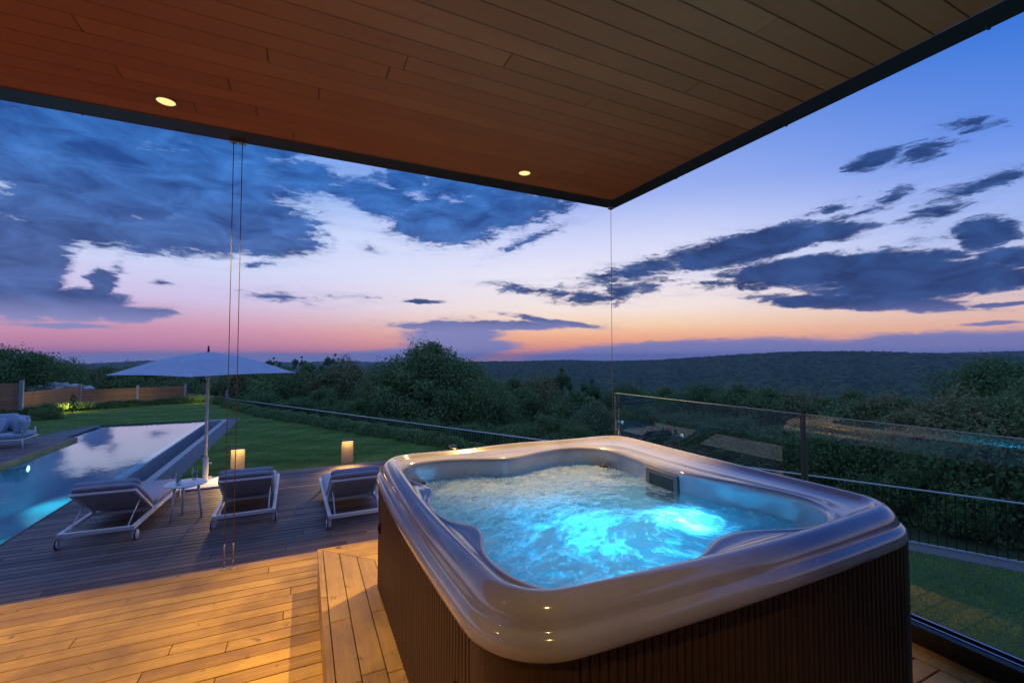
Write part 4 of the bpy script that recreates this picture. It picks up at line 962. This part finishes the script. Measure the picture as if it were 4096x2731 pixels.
# woven back shell: ring from arm to arm
mb = MB(); rows_ = []
for z, o_ in ((.36, -.04), (.45, 0), (.56, .03), (.63, .035), (.66, .02)):
    row = []
    for q in np.linspace(-20, 200, 26): row.append(((.92 + o_) * math.cos(R(q)), -.15 + (.58 + o_) * math.sin(R(q)), z + (.06 * max(0, math.sin(R(q))) if z > .4 else 0)))
    rows_.append(row)
mb.grid(rows_); o = mb.build('woven_back', M['sofa_fab'], sf); sm = o.modifiers.new('t', 'SOLIDIFY'); sm.thickness = .03
for k, (x, y, z, rx, rz, w_) in enumerate(((-.62, .22, .58, -22, 6, .5), (-.12, .26, .60, -20, -3, .52), (.36, .24, .60, -22, 4, .5), (.66, .12, .57, -18, -42, .44), (.30, -.02, .52, -30, -8, .44), (.78, -.12, .53, -12, -74, .40))):
    Mx = Matrix.Translation((x, y, z)) @ Matrix.Rotation(R(rz), 4, 'Z') @ Matrix.Rotation(R(rx), 4, 'X')
    cushion_mb(-w_ / 2, w_ / 2, -.075, .075, -.19, .19, Mx).build('loose_cushion', M['sofa_fab'], sf)

# ------------------------------------------------------------------ timber fence
fp = [(-12.8, 21.3, .92), (-9.84, 23.63, .62), (-9.43, 27.4, .26), (-7.6, 28.6, .08), (-5.75, 29.3, .07), (-3.30, 25.3, -.09)]
fz = -.78
for i in range(5):
    (xa, ya, ta), (xb, yb, tb_) = fp[i], fp[i + 1]
    labs = ('dark timber fence panel at the left edge behind the sofa', 'dark timber fence panel with grass glowing yellow at its foot', 'brown timber fence panel lit warmest of the row', 'dim timber fence panel left of the parasol pole', 'low dark fence panel between the last two posts')
    f = empty('timber_fence', ((xa + xb) / 2, (ya + yb) / 2, fz), 0, labs[i], 'fence', 'timber fence at the back of the lawn')
    top = min(ta, tb_) - .10 - (.22 if i == 4 else 0); n_ = int((top - fz) / .13); mb = MB(); ox, oy = (xa + xb) / 2, (ya + yb) / 2
    dv = Vector((xb - xa, yb - ya, 0)).normalized() * .06
    for k in range(n_):
        z = (k + .5) * (top - fz) / n_; mb.tint = random.random(); off = .006 * (k % 2)
        mb.bar((xa - ox + dv.x, ya - oy + dv.y + off, z), (xb - ox - dv.x, yb - oy - dv.y + off, z), .022, (top - fz) / n_ - .008)
    mb.build('boards', M['fence_w'] if i < 4 else M['lowdeck'], f)
plab = ('grey post at the far left end of the fence', 'tall grey fence post nearest the sofa', 'pale warm lit post at the second fence joint', 'pale warm lit post in the middle of the fence', 'blue grey post right of the warm panels', 'short blue grey end post next to the metal railing')
for i, (x, y, t_) in enumerate(fp):
    mb = MB(); mb.box(-.055, .055, -.055, .055, 0, t_ - fz); o = mb.build('fence_post', mat('post_grey', (.30, .30, .31), .6)[0], bevel=.006); o.location = (x, y, fz); tag(o, plab[i], 'post', 'timber fence posts')

# ------------------------------------------------------------------ metal railing beyond the lawn
LF = float(np.linalg.norm(FB - FA)) + 3.0; npan = 15; seg_ = LF / npan; zb = -1.39
fr_ = empty('metal_railing', (FA[0], FA[1], 0), math.atan2(FT[1], FT[0]), 'long black bar railing with a thin bright top rail beyond the lawn', 'railing')
mb = MB(); mb.box(0, LF, -.02, .02, -.568, -.55); mb.build('top_rail', M['rail'], fr_)
mb = MB(); mb.box(0, LF, -.012, .012, zb, zb + .022); mb.build('bottom_rail', M['rail'], fr_)
for i in range(npan):
    mb = MB(); n_ = int(seg_ / .10)
    for k in range(n_): x = i * seg_ + .05 + k * seg_ / n_; mb.box(x - .006, x + .006, -.006, .006, zb + .022, -.568)
    mb.build('bar_panel', M['black'], fr_)
    mb = MB(); mb.box(i * seg_, i * seg_ + .03, -.015, .015, zb - .12, zb); mb.build('post', M['steel'], fr_)
kb = MB(); ang = math.atan2(FT[1], FT[0]); ML = Matrix.Translation((FA[0], FA[1], 0)) @ Matrix.Rotation(ang, 4, 'Z')
kb.box(LF * .50, LF + 2, -.32, .12, -1.8, -1.405, ML); o = kb.build('stone_kerb', M['kerb'], bevel=.01); tag(o, 'pale stone kerb under the railing along the lower lawn', 'kerb')

# ------------------------------------------------------------------ plants
def leaves(P, size, asp=.55, nrm=None, jit=1.0):
    n = len(P); a = rng.normal(0, 1, (n, 3)); 
    if nrm is not None: a = a * jit + nrm * 1.2
    a /= np.linalg.norm(a, axis=1)[:, None]
    b = np.cross(a, rng.normal(0, 1, (n, 3))); b /= np.linalg.norm(b, axis=1)[:, None]; c = np.cross(a, b)
    s = size * rng.uniform(.6, 1.35, n)[:, None]
    return np.stack([P - b * s * .5, P - c * s * asp * .5 + b * s * .08, P + b * s * .55, P + c * s * asp * .5 + b * s * .08], 1)
def crown_pts(n, rad, hgt, z0, nb, seed, spiky=0.0, shell=.55, cs=1.0):
    r2 = np.random.default_rng(seed); C = []; S = []
    for k in range(nb):
        t_ = (k + .5) / nb; ph = k * 2.39996; zz = 1 - 1.75 * t_ if t_ < 1 else 0; rr_ = math.sqrt(max(0, 1 - zz * zz)); q = r2.uniform(.5, .92)
        C.append((rad * rr_ * q * math.cos(ph), rad * rr_ * q * math.sin(ph), z0 + hgt * (.5 + .5 * zz * r2.uniform(.78, 1.0)))); S.append(rad * r2.uniform(.20, .42))
    for k in range(int(spiky)):
        a = r2.uniform(0, 6.28); q = r2.uniform(0, .7); C.append((q * rad * math.cos(a), q * rad * math.sin(a), z0 + hgt * r2.uniform(.92, 1.04) * (1 - .45 * q * q))); S.append(rad * r2.uniform(.10, .17))
    C = np.array(C); S = np.array(S) * cs; wt = S ** 2 / (S ** 2).sum(); which = r2.choice(len(C), n, p=wt)
    d = r2.normal(0, 1, (n, 3)); d /= np.linalg.norm(d, axis=1)[:, None]
    lump = 1 + .22 * np.sin(d[:, 0] * 9 + which) * np.sin(d[:, 1] * 8 + which * 2) + .15 * np.sin(d[:, 2] * 14 + which)
    r_ = (shell + (1 - shell) * r2.random(n)) * S[which] * lump * np.where(r2.random(n) < .12, 1.22, 1.0)
    P = C[which] + d * r_[:, None] * np.array([1, 1, .85]); P[:, 2] = np.maximum(P[:, 2], .05)
    dens = r2.random(len(C))[which]
    return P, d, C, S, dens
def tree_proto(name, rad, H, trunk_r, nl, lsz, nb, seed, m, z0f=.22, spiky=6, cs=1.0):
    r0 = bpy.data.objects.new(name, None); link(r0)
    P, d, C, S, dn = crown_pts(nl, rad, H * (1 - z0f), H * z0f, nb, seed, spiky, .55, cs)
    V = leaves(P, lsz, .6, d, .8); tn = np.clip(.25 + .5 * rng.random(nl) * dn + .25 * rng.random(nl), 0, 1)
    npmesh('crown', V, np.arange(nl * 4).reshape(-1, 4), M[m], r0, tint=tn)
    mb = MB(); r2 = random.Random(seed); top = Vector((r2.uniform(-.1, .1) * rad, r2.uniform(-.1, .1) * rad, H * .72))
    mb.tube([(0, 0, -1.5), (.02, 0, H * .15), tuple(top * .6), tuple(top)], [trunk_r * 1.2, trunk_r, trunk_r * .6, trunk_r * .2], 8)
    for k in range(0, len(C), 1):
        c = Vector(C[k]); s = top * (.25 + .6 * r2.random()); mid = s.lerp(c, .5) + Vector((0, 0, -.08 * rad))
        mb.tube([tuple(s), tuple(mid), tuple(c)], [trunk_r * .34, trunk_r * .2, trunk_r * .06], 5, False)
    mb.build('trunk', M['bark'], r0); return r0
protos = {
    'oak': tree_proto('broadleaf_tree', 3.5, 7.2, .22, 46000, .125, 40, 11, 'leaf', .12, 10),
    'dome': tree_proto('broadleaf_tree', 3.75, 7.4, .24, 90000, .12, 90, 21, 'leaf2', .06, 14, .72),
    'airy': tree_proto('airy_tree', 1.7, 6.0, .08, 6000, .12, 30, 22, 'leaf', .30, 10, .42),
    'oak2': tree_proto('broadleaf_tree', 2.6, 6.2, .16, 32000, .12, 30, 12, 'leaf2', .14, 9),
    'olive': tree_proto('broadleaf_tree', 2.4, 5.6, .14, 26000, .115, 28, 13, 'leaf3', .15, 10),
    'slim': tree_proto('slender_tree', 1.35, 6.6, .12, 17000, .12, 20, 14, 'leaf', .18, 8),
    'shrub': tree_proto('shrub', 1.3, 2.2, .06, 20000, .06, 22, 15, 'leaf2', .05, 6),
    'elder': tree_proto('flowering_shrub', 1.5, 2.8, .07, 17000, .075, 24, 16, 'leaf4', .05, 8),
    'shrub2': tree_proto('shrub', 1.2, 2.0, .05, 18000, .058, 20, 17, 'leaf', .05, 7),
}
used = set()
def plant(kind, px, dist, ztop, scale, lab, cat='tree', grp='trees on the slope beyond the railing', sz=None, rz=None, sxy=None):
    """azimuth in degrees, distance in metres, height of the crown top"""
    H = {'dome': 7.4, 'airy': 6.0, 'oak': 7.2, 'oak2': 6.2, 'olive': 5.6, 'slim': 6.6, 'shrub': 2.2, 'elder': 2.8, 'shrub2': 2.0}[kind]
    o = protos[kind]
    if kind in used: o = copy_tree(o)
    used.add(kind)
    a = R(px); x, y = dist * math.sin(a), dist * math.cos(a); s = scale; zs = sz or s
    o.location = (x, y, ztop - H * zs * 1.02); o.scale = (sxy or s, sxy or s, zs); o.rotation_euler.z = rz if rz is not None else random.uniform(0, 6.28)
    tag(o, lab, cat, grp); return o
import builtins
def uv(u, v, dist):
    """azimuth and height of a sight line used to place far trees"""
    return
T_ = 'tree'
plant('dome', 14.98, 23, 1.95, 1.0, 'largest round dark green tree, standing tallest behind the railing', 'tree', 'trees on the slope beyond the fences', 0.94)
plant('oak2', 22.10, 25, -0.04, 0.9, 'rounded tree filling the right shoulder of the largest tree', 'tree', 'trees on the slope beyond the fences', 0.9)
plant('oak2', 9.05, 26, 0.20, 0.85, 'dark tree at the left shoulder of the largest round tree', 'tree', 'trees on the slope beyond the fences', 0.9)
plant('slim', 31.64, 30, 0.65, 0.85, 'slender dark tree rising above its neighbours left of the corner cable', 'tree', 'trees on the slope beyond the fences', 0.95)
plant('oak2', 25.47, 28, 0.05, 1.0, 'bushy tree just right of the largest round tree', 'tree', 'trees on the slope beyond the fences', 1.0)
plant('olive', 28.57, 29, 0.05, 1.0, 'olive green tree between the largest tree and the slender one', 'tree', 'trees on the slope beyond the fences', 1.0)
plant('slim', 35.22, 29, -0.04, 0.8, 'slender tree directly left of the corner cable', 'tree', 'trees on the slope beyond the fences', 0.85)
plant('oak2', 33.84, 26, -0.61, 1.0, 'dark tree below the slender pair near the corner cable', 'tree', 'trees on the slope beyond the fences', 1.0)
plant('oak', 39.77, 30, -0.46, 0.7, 'dark tree seen just right of the corner cable', 'tree', 'trees on the slope beyond the fences', 0.7)
plant('elder', 36.12, 19, -0.49, 0.95, 'shrub with pale blossom left of the glass panel', 'shrub', 'shrubs beyond the railing', 1.0)
plant('shrub', 29.67, 16, -0.70, 1.1, 'mid green shrub above the far tub rim', 'shrub', 'shrubs beyond the railing', 1.0)
plant('shrub2', 25.47, 17, -1.06, 1.1, 'dark shrub beside the mid green shrub above the tub rim', 'shrub', 'shrubs beyond the railing', 1.0)
plant('shrub', 32.72, 15, -0.88, 0.8, 'small shrub low above the tub rim near the corner cable', 'shrub', 'shrubs beyond the railing', 0.8)
plant('olive', 4.47, 28, 1.06, 1.0, 'dusky tree just left of the utility pole', 'tree', 'trees on the slope beyond the fences', 1.0)
plant('oak2', 0.87, 30, 0.94, 0.9, 'dark tree under the leafless twigs', 'tree', 'trees on the slope beyond the fences', 0.95)
plant('airy', 3.23, 29, 1.74, 0.75, 'leafy spray rising left of the largest tree', 'tree', 'trees on the slope beyond the fences', 0.9)
plant('airy', -0.30, 33, 1.59, 0.6, 'thin leafy sprig above the tree line right of the parasol tip', 'tree', 'trees on the slope beyond the fences', 0.8)
plant('airy', -3.21, 33, 1.53, 0.7, 'small leafy top just behind the right tip of the parasol', 'tree', 'trees on the slope beyond the fences', 0.8)
plant('oak2', -2.52, 31, 0.72, 1.0, 'dark tree right of the parasol tip', 'tree', 'trees on the slope beyond the fences', 1.0)
plant('olive', -5.31, 33, 0.64, 1.0, 'dark tree behind the right side of the parasol', 'tree', 'trees on the slope beyond the fences', 1.0)
plant('oak2', -7.54, 34, 0.35, 1.0, 'tree behind the twin cables below the parasol', 'tree', 'trees on the slope beyond the fences', 1.0)
plant('shrub', 2.10, 24, -0.21, 1.2, 'lighter green shrub in front of the leafless tree', 'shrub', 'shrubs beyond the railing', 1.2)
plant('shrub2', -0.68, 23.5, -0.44, 1.2, 'dark shrub behind the railing left of the lighter shrub', 'shrub', 'shrubs beyond the railing', 1.0)
plant('shrub2', -3.78, 25, -0.30, 1.2, 'dark shrub behind the start of the railing', 'shrub', 'shrubs beyond the railing', 1.0)
plant('shrub', 6.02, 21, -0.52, 1.2, 'shrub at the foot of the utility pole', 'shrub', 'shrubs beyond the railing', 1.2)
plant('shrub2', 10.13, 19.5, -1.06, 1.2, 'shrub under the largest tree, left part', 'shrub', 'shrubs beyond the railing', 1.1)
plant('shrub', 14.67, 18.5, -1.15, 1.2, 'shrub under the largest tree, middle part', 'shrub', 'shrubs beyond the railing', 1.1)
plant('shrub2', 19.61, 17.5, -1.12, 1.2, 'shrub under the largest tree, right part', 'shrub', 'shrubs beyond the railing', 1.1)
plant('oak2', -10.05, 37, 0.23, 1.1, 'tree behind the parasol pole', 'tree', 'trees on the slope beyond the fences', 1.0)
plant('olive', -12.06, 38, 0.29, 1.1, 'tree seen under the left half of the parasol', 'tree', 'trees on the slope beyond the fences', 1.0)
plant('oak2', -13.98, 38, 0.61, 1.0, 'tree behind the third fence panel', 'tree', 'trees on the slope beyond the fences', 1.0)
plant('olive', -15.79, 40, 0.64, 1.1, 'tree above the warm lit fence panel', 'tree', 'trees on the slope beyond the fences', 1.1)
plant('airy', -15.48, 42, 0.85, 0.6, 'tiny pointed treetop left of the parasol', 'tree', 'trees on the slope beyond the fences', 0.9)
plant('oak2', -17.51, 41, 0.65, 1.1, 'tree right of the rock heap', 'tree', 'trees on the slope beyond the fences', 1.1)
plant('olive', -19.14, 42, 0.77, 1.1, 'tree just behind the rock heap', 'tree', 'trees on the slope beyond the fences', 1.1)
plant('oak', -21.50, 37, 1.33, 0.8, 'dark tree behind the fence left of the rock heap', 'tree', 'trees on the slope beyond the fences', 0.8)
plant('oak', -23.43, 34, 1.70, 0.9, 'dark tree at the left edge behind the fence', 'tree', 'trees on the slope beyond the fences', 0.9)
plant('airy', -22.04, 38, 1.83, 1.0, 'thin airy treetop against the sky at the left', 'tree', 'trees on the slope beyond the fences', 0.9)
plant('oak', -25.33, 36, 1.86, 0.9, 'dark tree mostly beyond the left edge', 'tree', 'trees on the slope beyond the fences', 0.9)
plant('oak2', 44.40, 33, -0.70, 0.85, 'treetop behind the left glass panel top, left one', 'tree', 'trees on the slope beyond the fences', 0.8)
plant('oak', 48.32, 31, -0.37, 0.75, 'rounded treetop above the left glass panel', 'tree', 'trees on the slope beyond the fences', 0.7)
plant('oak2', 52.46, 30, -0.25, 0.9, 'dark treetop above the left glass panel near the joint', 'tree', 'trees on the slope beyond the fences', 0.8)
plant('oak2', 55.48, 29, -0.36, 0.9, 'rounded treetop just left of the glass joint', 'tree', 'trees on the slope beyond the fences', 0.85)
plant('olive', 59.10, 29, -0.55, 1.0, 'treetop directly above the glass joint', 'tree', 'trees on the slope beyond the fences', 0.85)
plant('oak2', 62.27, 28, -0.34, 1.0, 'leafy treetop right of the glass joint', 'tree', 'trees on the slope beyond the fences', 0.9)
plant('olive', 65.19, 27, -0.40, 1.0, 'pale green treetop above the right glass panel', 'tree', 'trees on the slope beyond the fences', 0.9)
plant('oak2', 67.72, 26, -0.45, 0.9, 'treetop left of the big right hand tree', 'tree', 'trees on the slope beyond the fences', 0.85)
plant('oak', 72.85, 27, 1.20, 0.8, 'big dark tree filling the right edge above the glass', 'tree', 'trees on the slope beyond the fences', 0.9)
plant('oak2', 75.47, 22, 0.62, 0.9, 'dark leafy tree cut by the right picture edge', 'tree', 'trees on the slope beyond the fences', 1.0)
plant('olive', 69.64, 21, -0.03, 1.0, 'mid green tree in front of the big right hand tree', 'tree', 'trees on the slope beyond the fences', 1.0)
plant('shrub2', 41.83, 24, -1.07, 1.6, 'dark bushes behind the left glass panel', 'shrub', 'shrubs beyond the railing', 1.6)
plant('shrub2', 46.34, 21, -0.97, 1.6, 'bush seen through the left glass panel, middle', 'shrub', 'shrubs beyond the railing', 1.6)
plant('shrub2', 51.51, 19, -0.82, 1.6, 'bush seen through the left glass panel near the reflection', 'shrub', 'shrubs beyond the railing', 1.6)
plant('shrub2', 56.65, 17.5, -0.82, 1.5, 'bush seen through the glass at the joint', 'shrub', 'shrubs beyond the railing', 1.5)
plant('shrub2', 61.64, 16, -0.75, 1.5, 'bush seen through the right glass panel', 'shrub', 'shrubs beyond the railing', 1.5)
plant('shrub2', 66.07, 15.5, -0.66, 1.5, 'bush seen through the right glass panel above the tub corner', 'shrub', 'shrubs beyond the railing', 1.5)
plant('shrub2', 70.25, 14.5, -0.49, 1.5, 'bush behind the right glass panel toward the edge', 'shrub', 'shrubs beyond the railing', 1.6)
plant('shrub2', 73.68, 14, -0.21, 1.5, 'bush behind the glass at the right picture edge', 'shrub', 'shrubs beyond the railing', 1.6)
plant('shrub', -21.00, 23.3, -.20, .35, 'small bush at the foot of the fence beside the sofa', 'shrub', 'shrubs at the timber fence', .3)
plant('slim', -19.40, 25.2, .02, .1, 'slender conifer like shrub against the dark fence panel', 'shrub', 'shrubs at the timber fence', .14)
# bare dead tree
def bare(azd, dist, ztop, H, seed, lab):
    o = empty('bare_tree', (dist * math.sin(R(azd)), dist * math.cos(R(azd)), ztop - H), 0, lab, 'tree', 'leafless trees beyond the railing')
    r2 = random.Random(seed); mb = MB(); tw = MB()
    def br(p, d, L, r_, dep):
        q = p + d * L; m_ = p + d * L * .5 + Vector((r2.uniform(-1, 1), r2.uniform(-1, 1), 0)) * L * .07
        mb.tube([p, m_, q], [r_, r_ * .8, r_ * .6], 5, False)
        if dep == 0: return
        for k in range(r2.choice((2, 3, 3))):
            nd = (d + Vector((r2.uniform(-.7, .7), r2.uniform(-.7, .7), r2.uniform(.0, .5)))).normalized(); br(p + d * L * r2.uniform(.55, 1), nd, L * r2.uniform(.55, .8), r_ * .6, dep - 1)
    br(Vector((0, 0, 0)), Vector((0, 0, 1)), H * .36, .05 * H / 5, 5)
    mb.build('trunk', M['barkp'], o)
M['barkp'] = mat('pale_dry_bark', (.20, .18, .17), .9)[0]
bare(5.0, 27, 1.45, 5.6, 3, 'leafless tree left of the big round tree, tips against the sky')
bare(1.6, 29, 1.6, 5.6, 4, 'leafless thin tree whose twigs rise highest left of the round tree')
bare(7.6, 26, .9, 5.0, 8, 'pale leafless sapling close to the utility pole')

# hedge along the railing and planting bed along the timber fence
def hedge(name, path, wid, hgt, n, lab, m='leaf2'):
    segs = [np.array(p) for p in path]; L = [np.linalg.norm(segs[i + 1] - segs[i]) for i in range(len(segs) - 1)]; cum = np.cumsum([0] + L); s = rng.uniform(0, cum[-1], n)
    k = np.clip(np.searchsorted(cum, s) - 1, 0, len(L) - 1); q = ((s - cum[k]) / np.array(L)[k])[:, None]; A = np.array(segs)[k]; B = np.array(segs)[k + 1]
    c = A * (1 - q) + B * q; dv = (B - A) / np.array(L)[k][:, None]; nv = np.stack([-dv[:, 1], dv[:, 0]], -1); a = rng.uniform(0, math.pi, n)
    lum = .72 + .2 * np.sin(s * 5.1) * np.sin(s * 2.3 + 1) + .28 * rng.random(n)
    xy = c + nv * (np.cos(a) * wid / 2 * lum)[:, None]; z = lawn_z(xy[:, 0], xy[:, 1]) + np.sin(a) * hgt * lum
    P = np.stack([xy[:, 0], xy[:, 1], z], -1); V = leaves(P, .06, .5); o = npmesh(name, V, np.arange(n * 4).reshape(-1, 4), M[m], tint=rng.random(n)); tag(o, lab, 'hedge'); return o
hb = -.75
hedge('hedge', [(-3.0, 24.0), (-1.4, 19.9), (2.25, 13.1), (3.65, 10.5), (5.2, 7.7)], .75, .26, 42000, 'low clipped hedge running along the railing at the lawn edge')
hedge('planting_bed', [(-11.0, 22.4), (-9.3, 24.2), (-8.2, 25.2), (-6.0, 26.4), (-4.2, 26.8), (-3.1, 24.2)], .5, .30, 26000, 'dark low planting along the foot of the timber fence', 'leaf')
def tufts(x0, y0, x1, y1, n, lab):
    q = rng.random(n); P = np.stack([x0 + (x1 - x0) * q + rng.normal(0, .07, n), y0 + (y1 - y0) * q + rng.normal(0, .07, n), np.full(n, -.62)], -1)
    o = blades(n, P, .12, .34, .022, .9, 'ornamental_grass', 'blade'); tag(o, lab, 'grass', 'lit ornamental grasses at the fence')
tufts(-9.3, 23.9, -8.15, 24.9, 500, 'ornamental grass glowing yellow at the fence foot near the left post')
tufts(-5.2, 26.6, -4.3, 26.7, 260, 'small patch of grass glowing yellow below the parasol edge')
for x, y, e, lab in ((-7.3, 27.3, 40, 'hidden spotlight in the planting before the warm lit fence panel'), (-8.6, 24.1, 45, 'hidden spotlight in the grass near the left fence post'), (-4.55, 26.2, 20, 'hidden spotlight in the grass behind the parasol')):
    g = empty('garden_spotlight', (x, y, -.62), 0, lab, 'spotlight', 'garden spotlights at the fence')
    mb = MB(); mb.lathe([(0, 0), (.035, 0), (.04, .07), (.03, .07), (.0, .05)], n=14); mb.build('housing', M['black'], g)
    mb = MB(); mb.lathe([(0, .056), (.029, .066)], n=14); mb.build('lens', M['warm_hot'], g)
    light('light', 'POINT', (0, .0, .20), (1, .80, .22), e * .35, g, .04)
# boulders behind the fence
for k, (x, y, z, s) in enumerate(((-12.2, 30.6, -.15, .42), (-11.6, 30.9, -.05, .5), (-10.9, 31, -.12, .42), (-11.3, 30.4, -.25, .36), (-10.4, 31.2, -.2, .3))):
    bm = bmesh.new(); bmesh.ops.create_icosphere(bm, subdivisions=3, radius=s)
    for v in bm.verts:
        d = v.co.normalized(); v.co *= 1 + .22 * math.sin(d.x * 5 + k) * math.cos(d.y * 4 + k * 2) + .10 * math.sin(d.z * 11 + k); v.co.z *= .6
    me_ = bpy.data.meshes.new('boulder'); bm.to_mesh(me_); bm.free(); me_.materials.append(M['rock']); o = link(bpy.data.objects.new('boulder', me_)); o.location = (x, y, z)
    tag(o, ('pale boulder at the left of the rock heap', 'largest pale boulder topping the heap behind the fence', 'pale boulder right of the largest one', 'low pale boulder in front of the heap', 'smallest pale boulder at the right of the heap')[k], 'boulder', 'rocks heaped behind the timber fence')
# mound carrying the boulders
bm = bmesh.new(); bmesh.ops.create_icosphere(bm, subdivisions=3, radius=1.0)
for v in bm.verts: v.co.x *= 1.9; v.co.y *= .9; v.co.z *= .9
me_ = bpy.data.meshes.new('earth_mound'); bm.to_mesh(me_); bm.free(); me_.materials.append(M['ground']); o = link(bpy.data.objects.new('earth_mound', me_)); o.location = (-11.4, 31.3, -1.1); tag(o, kind='structure')
# utility pole and its wire
up = empty('utility_pole', (3.3, 24.6, -5.5), 0, 'thin weathered wooden pole left of the big round tree', 'pole')
mb = MB(); mb.lathe([(0, 0), (.085, 0), (.07, 5.9), (0, 5.9)], n=10); mb.build('shaft', M['bark'], up)
mb = MB(); pts = [(0 + (16 - 0) * q, -(14) * q, 5.6 - .6 * q - 1.1 * math.sin(math.pi * q)) for q in np.linspace(0, 1, 16)]; mb.tube(pts, .012, 5); mb.build('wire', M['fascia'], up)
mb = MB(); mb.lathe([(0, 0), (.04, 0), (.035, 1.9), (0, 1.9)], n=8); o = mb.build('wooden_stake', M['bark']); o.location = (-4.0, 31.5, -1.2); o.scale.z = .8; tag(o, 'thin wooden stake behind the low fence panel', 'stake')

# ------------------------------------------------------------------ air
mb = MB(); mb.box(-9000, 9000, -9000, 9000, -260, 75); hz = mb.build('haze', bpy.data.materials.new('haze_air'))
hm = hz.data.materials[0]; hm.use_nodes = True; t = NT(hm.node_tree)
pv = t.n('ShaderNodeVolumePrincipled'); pv.inputs['Color'].default_value = (.55, .68, .95, 1); pv.inputs['Density'].default_value = .00011; pv.inputs['Anisotropy'].default_value = 0.0
ou = t.n('ShaderNodeOutputMaterial'); t.nt.links.new(pv.outputs[0], ou.inputs['Volume']); tag(hz, kind='stuff')
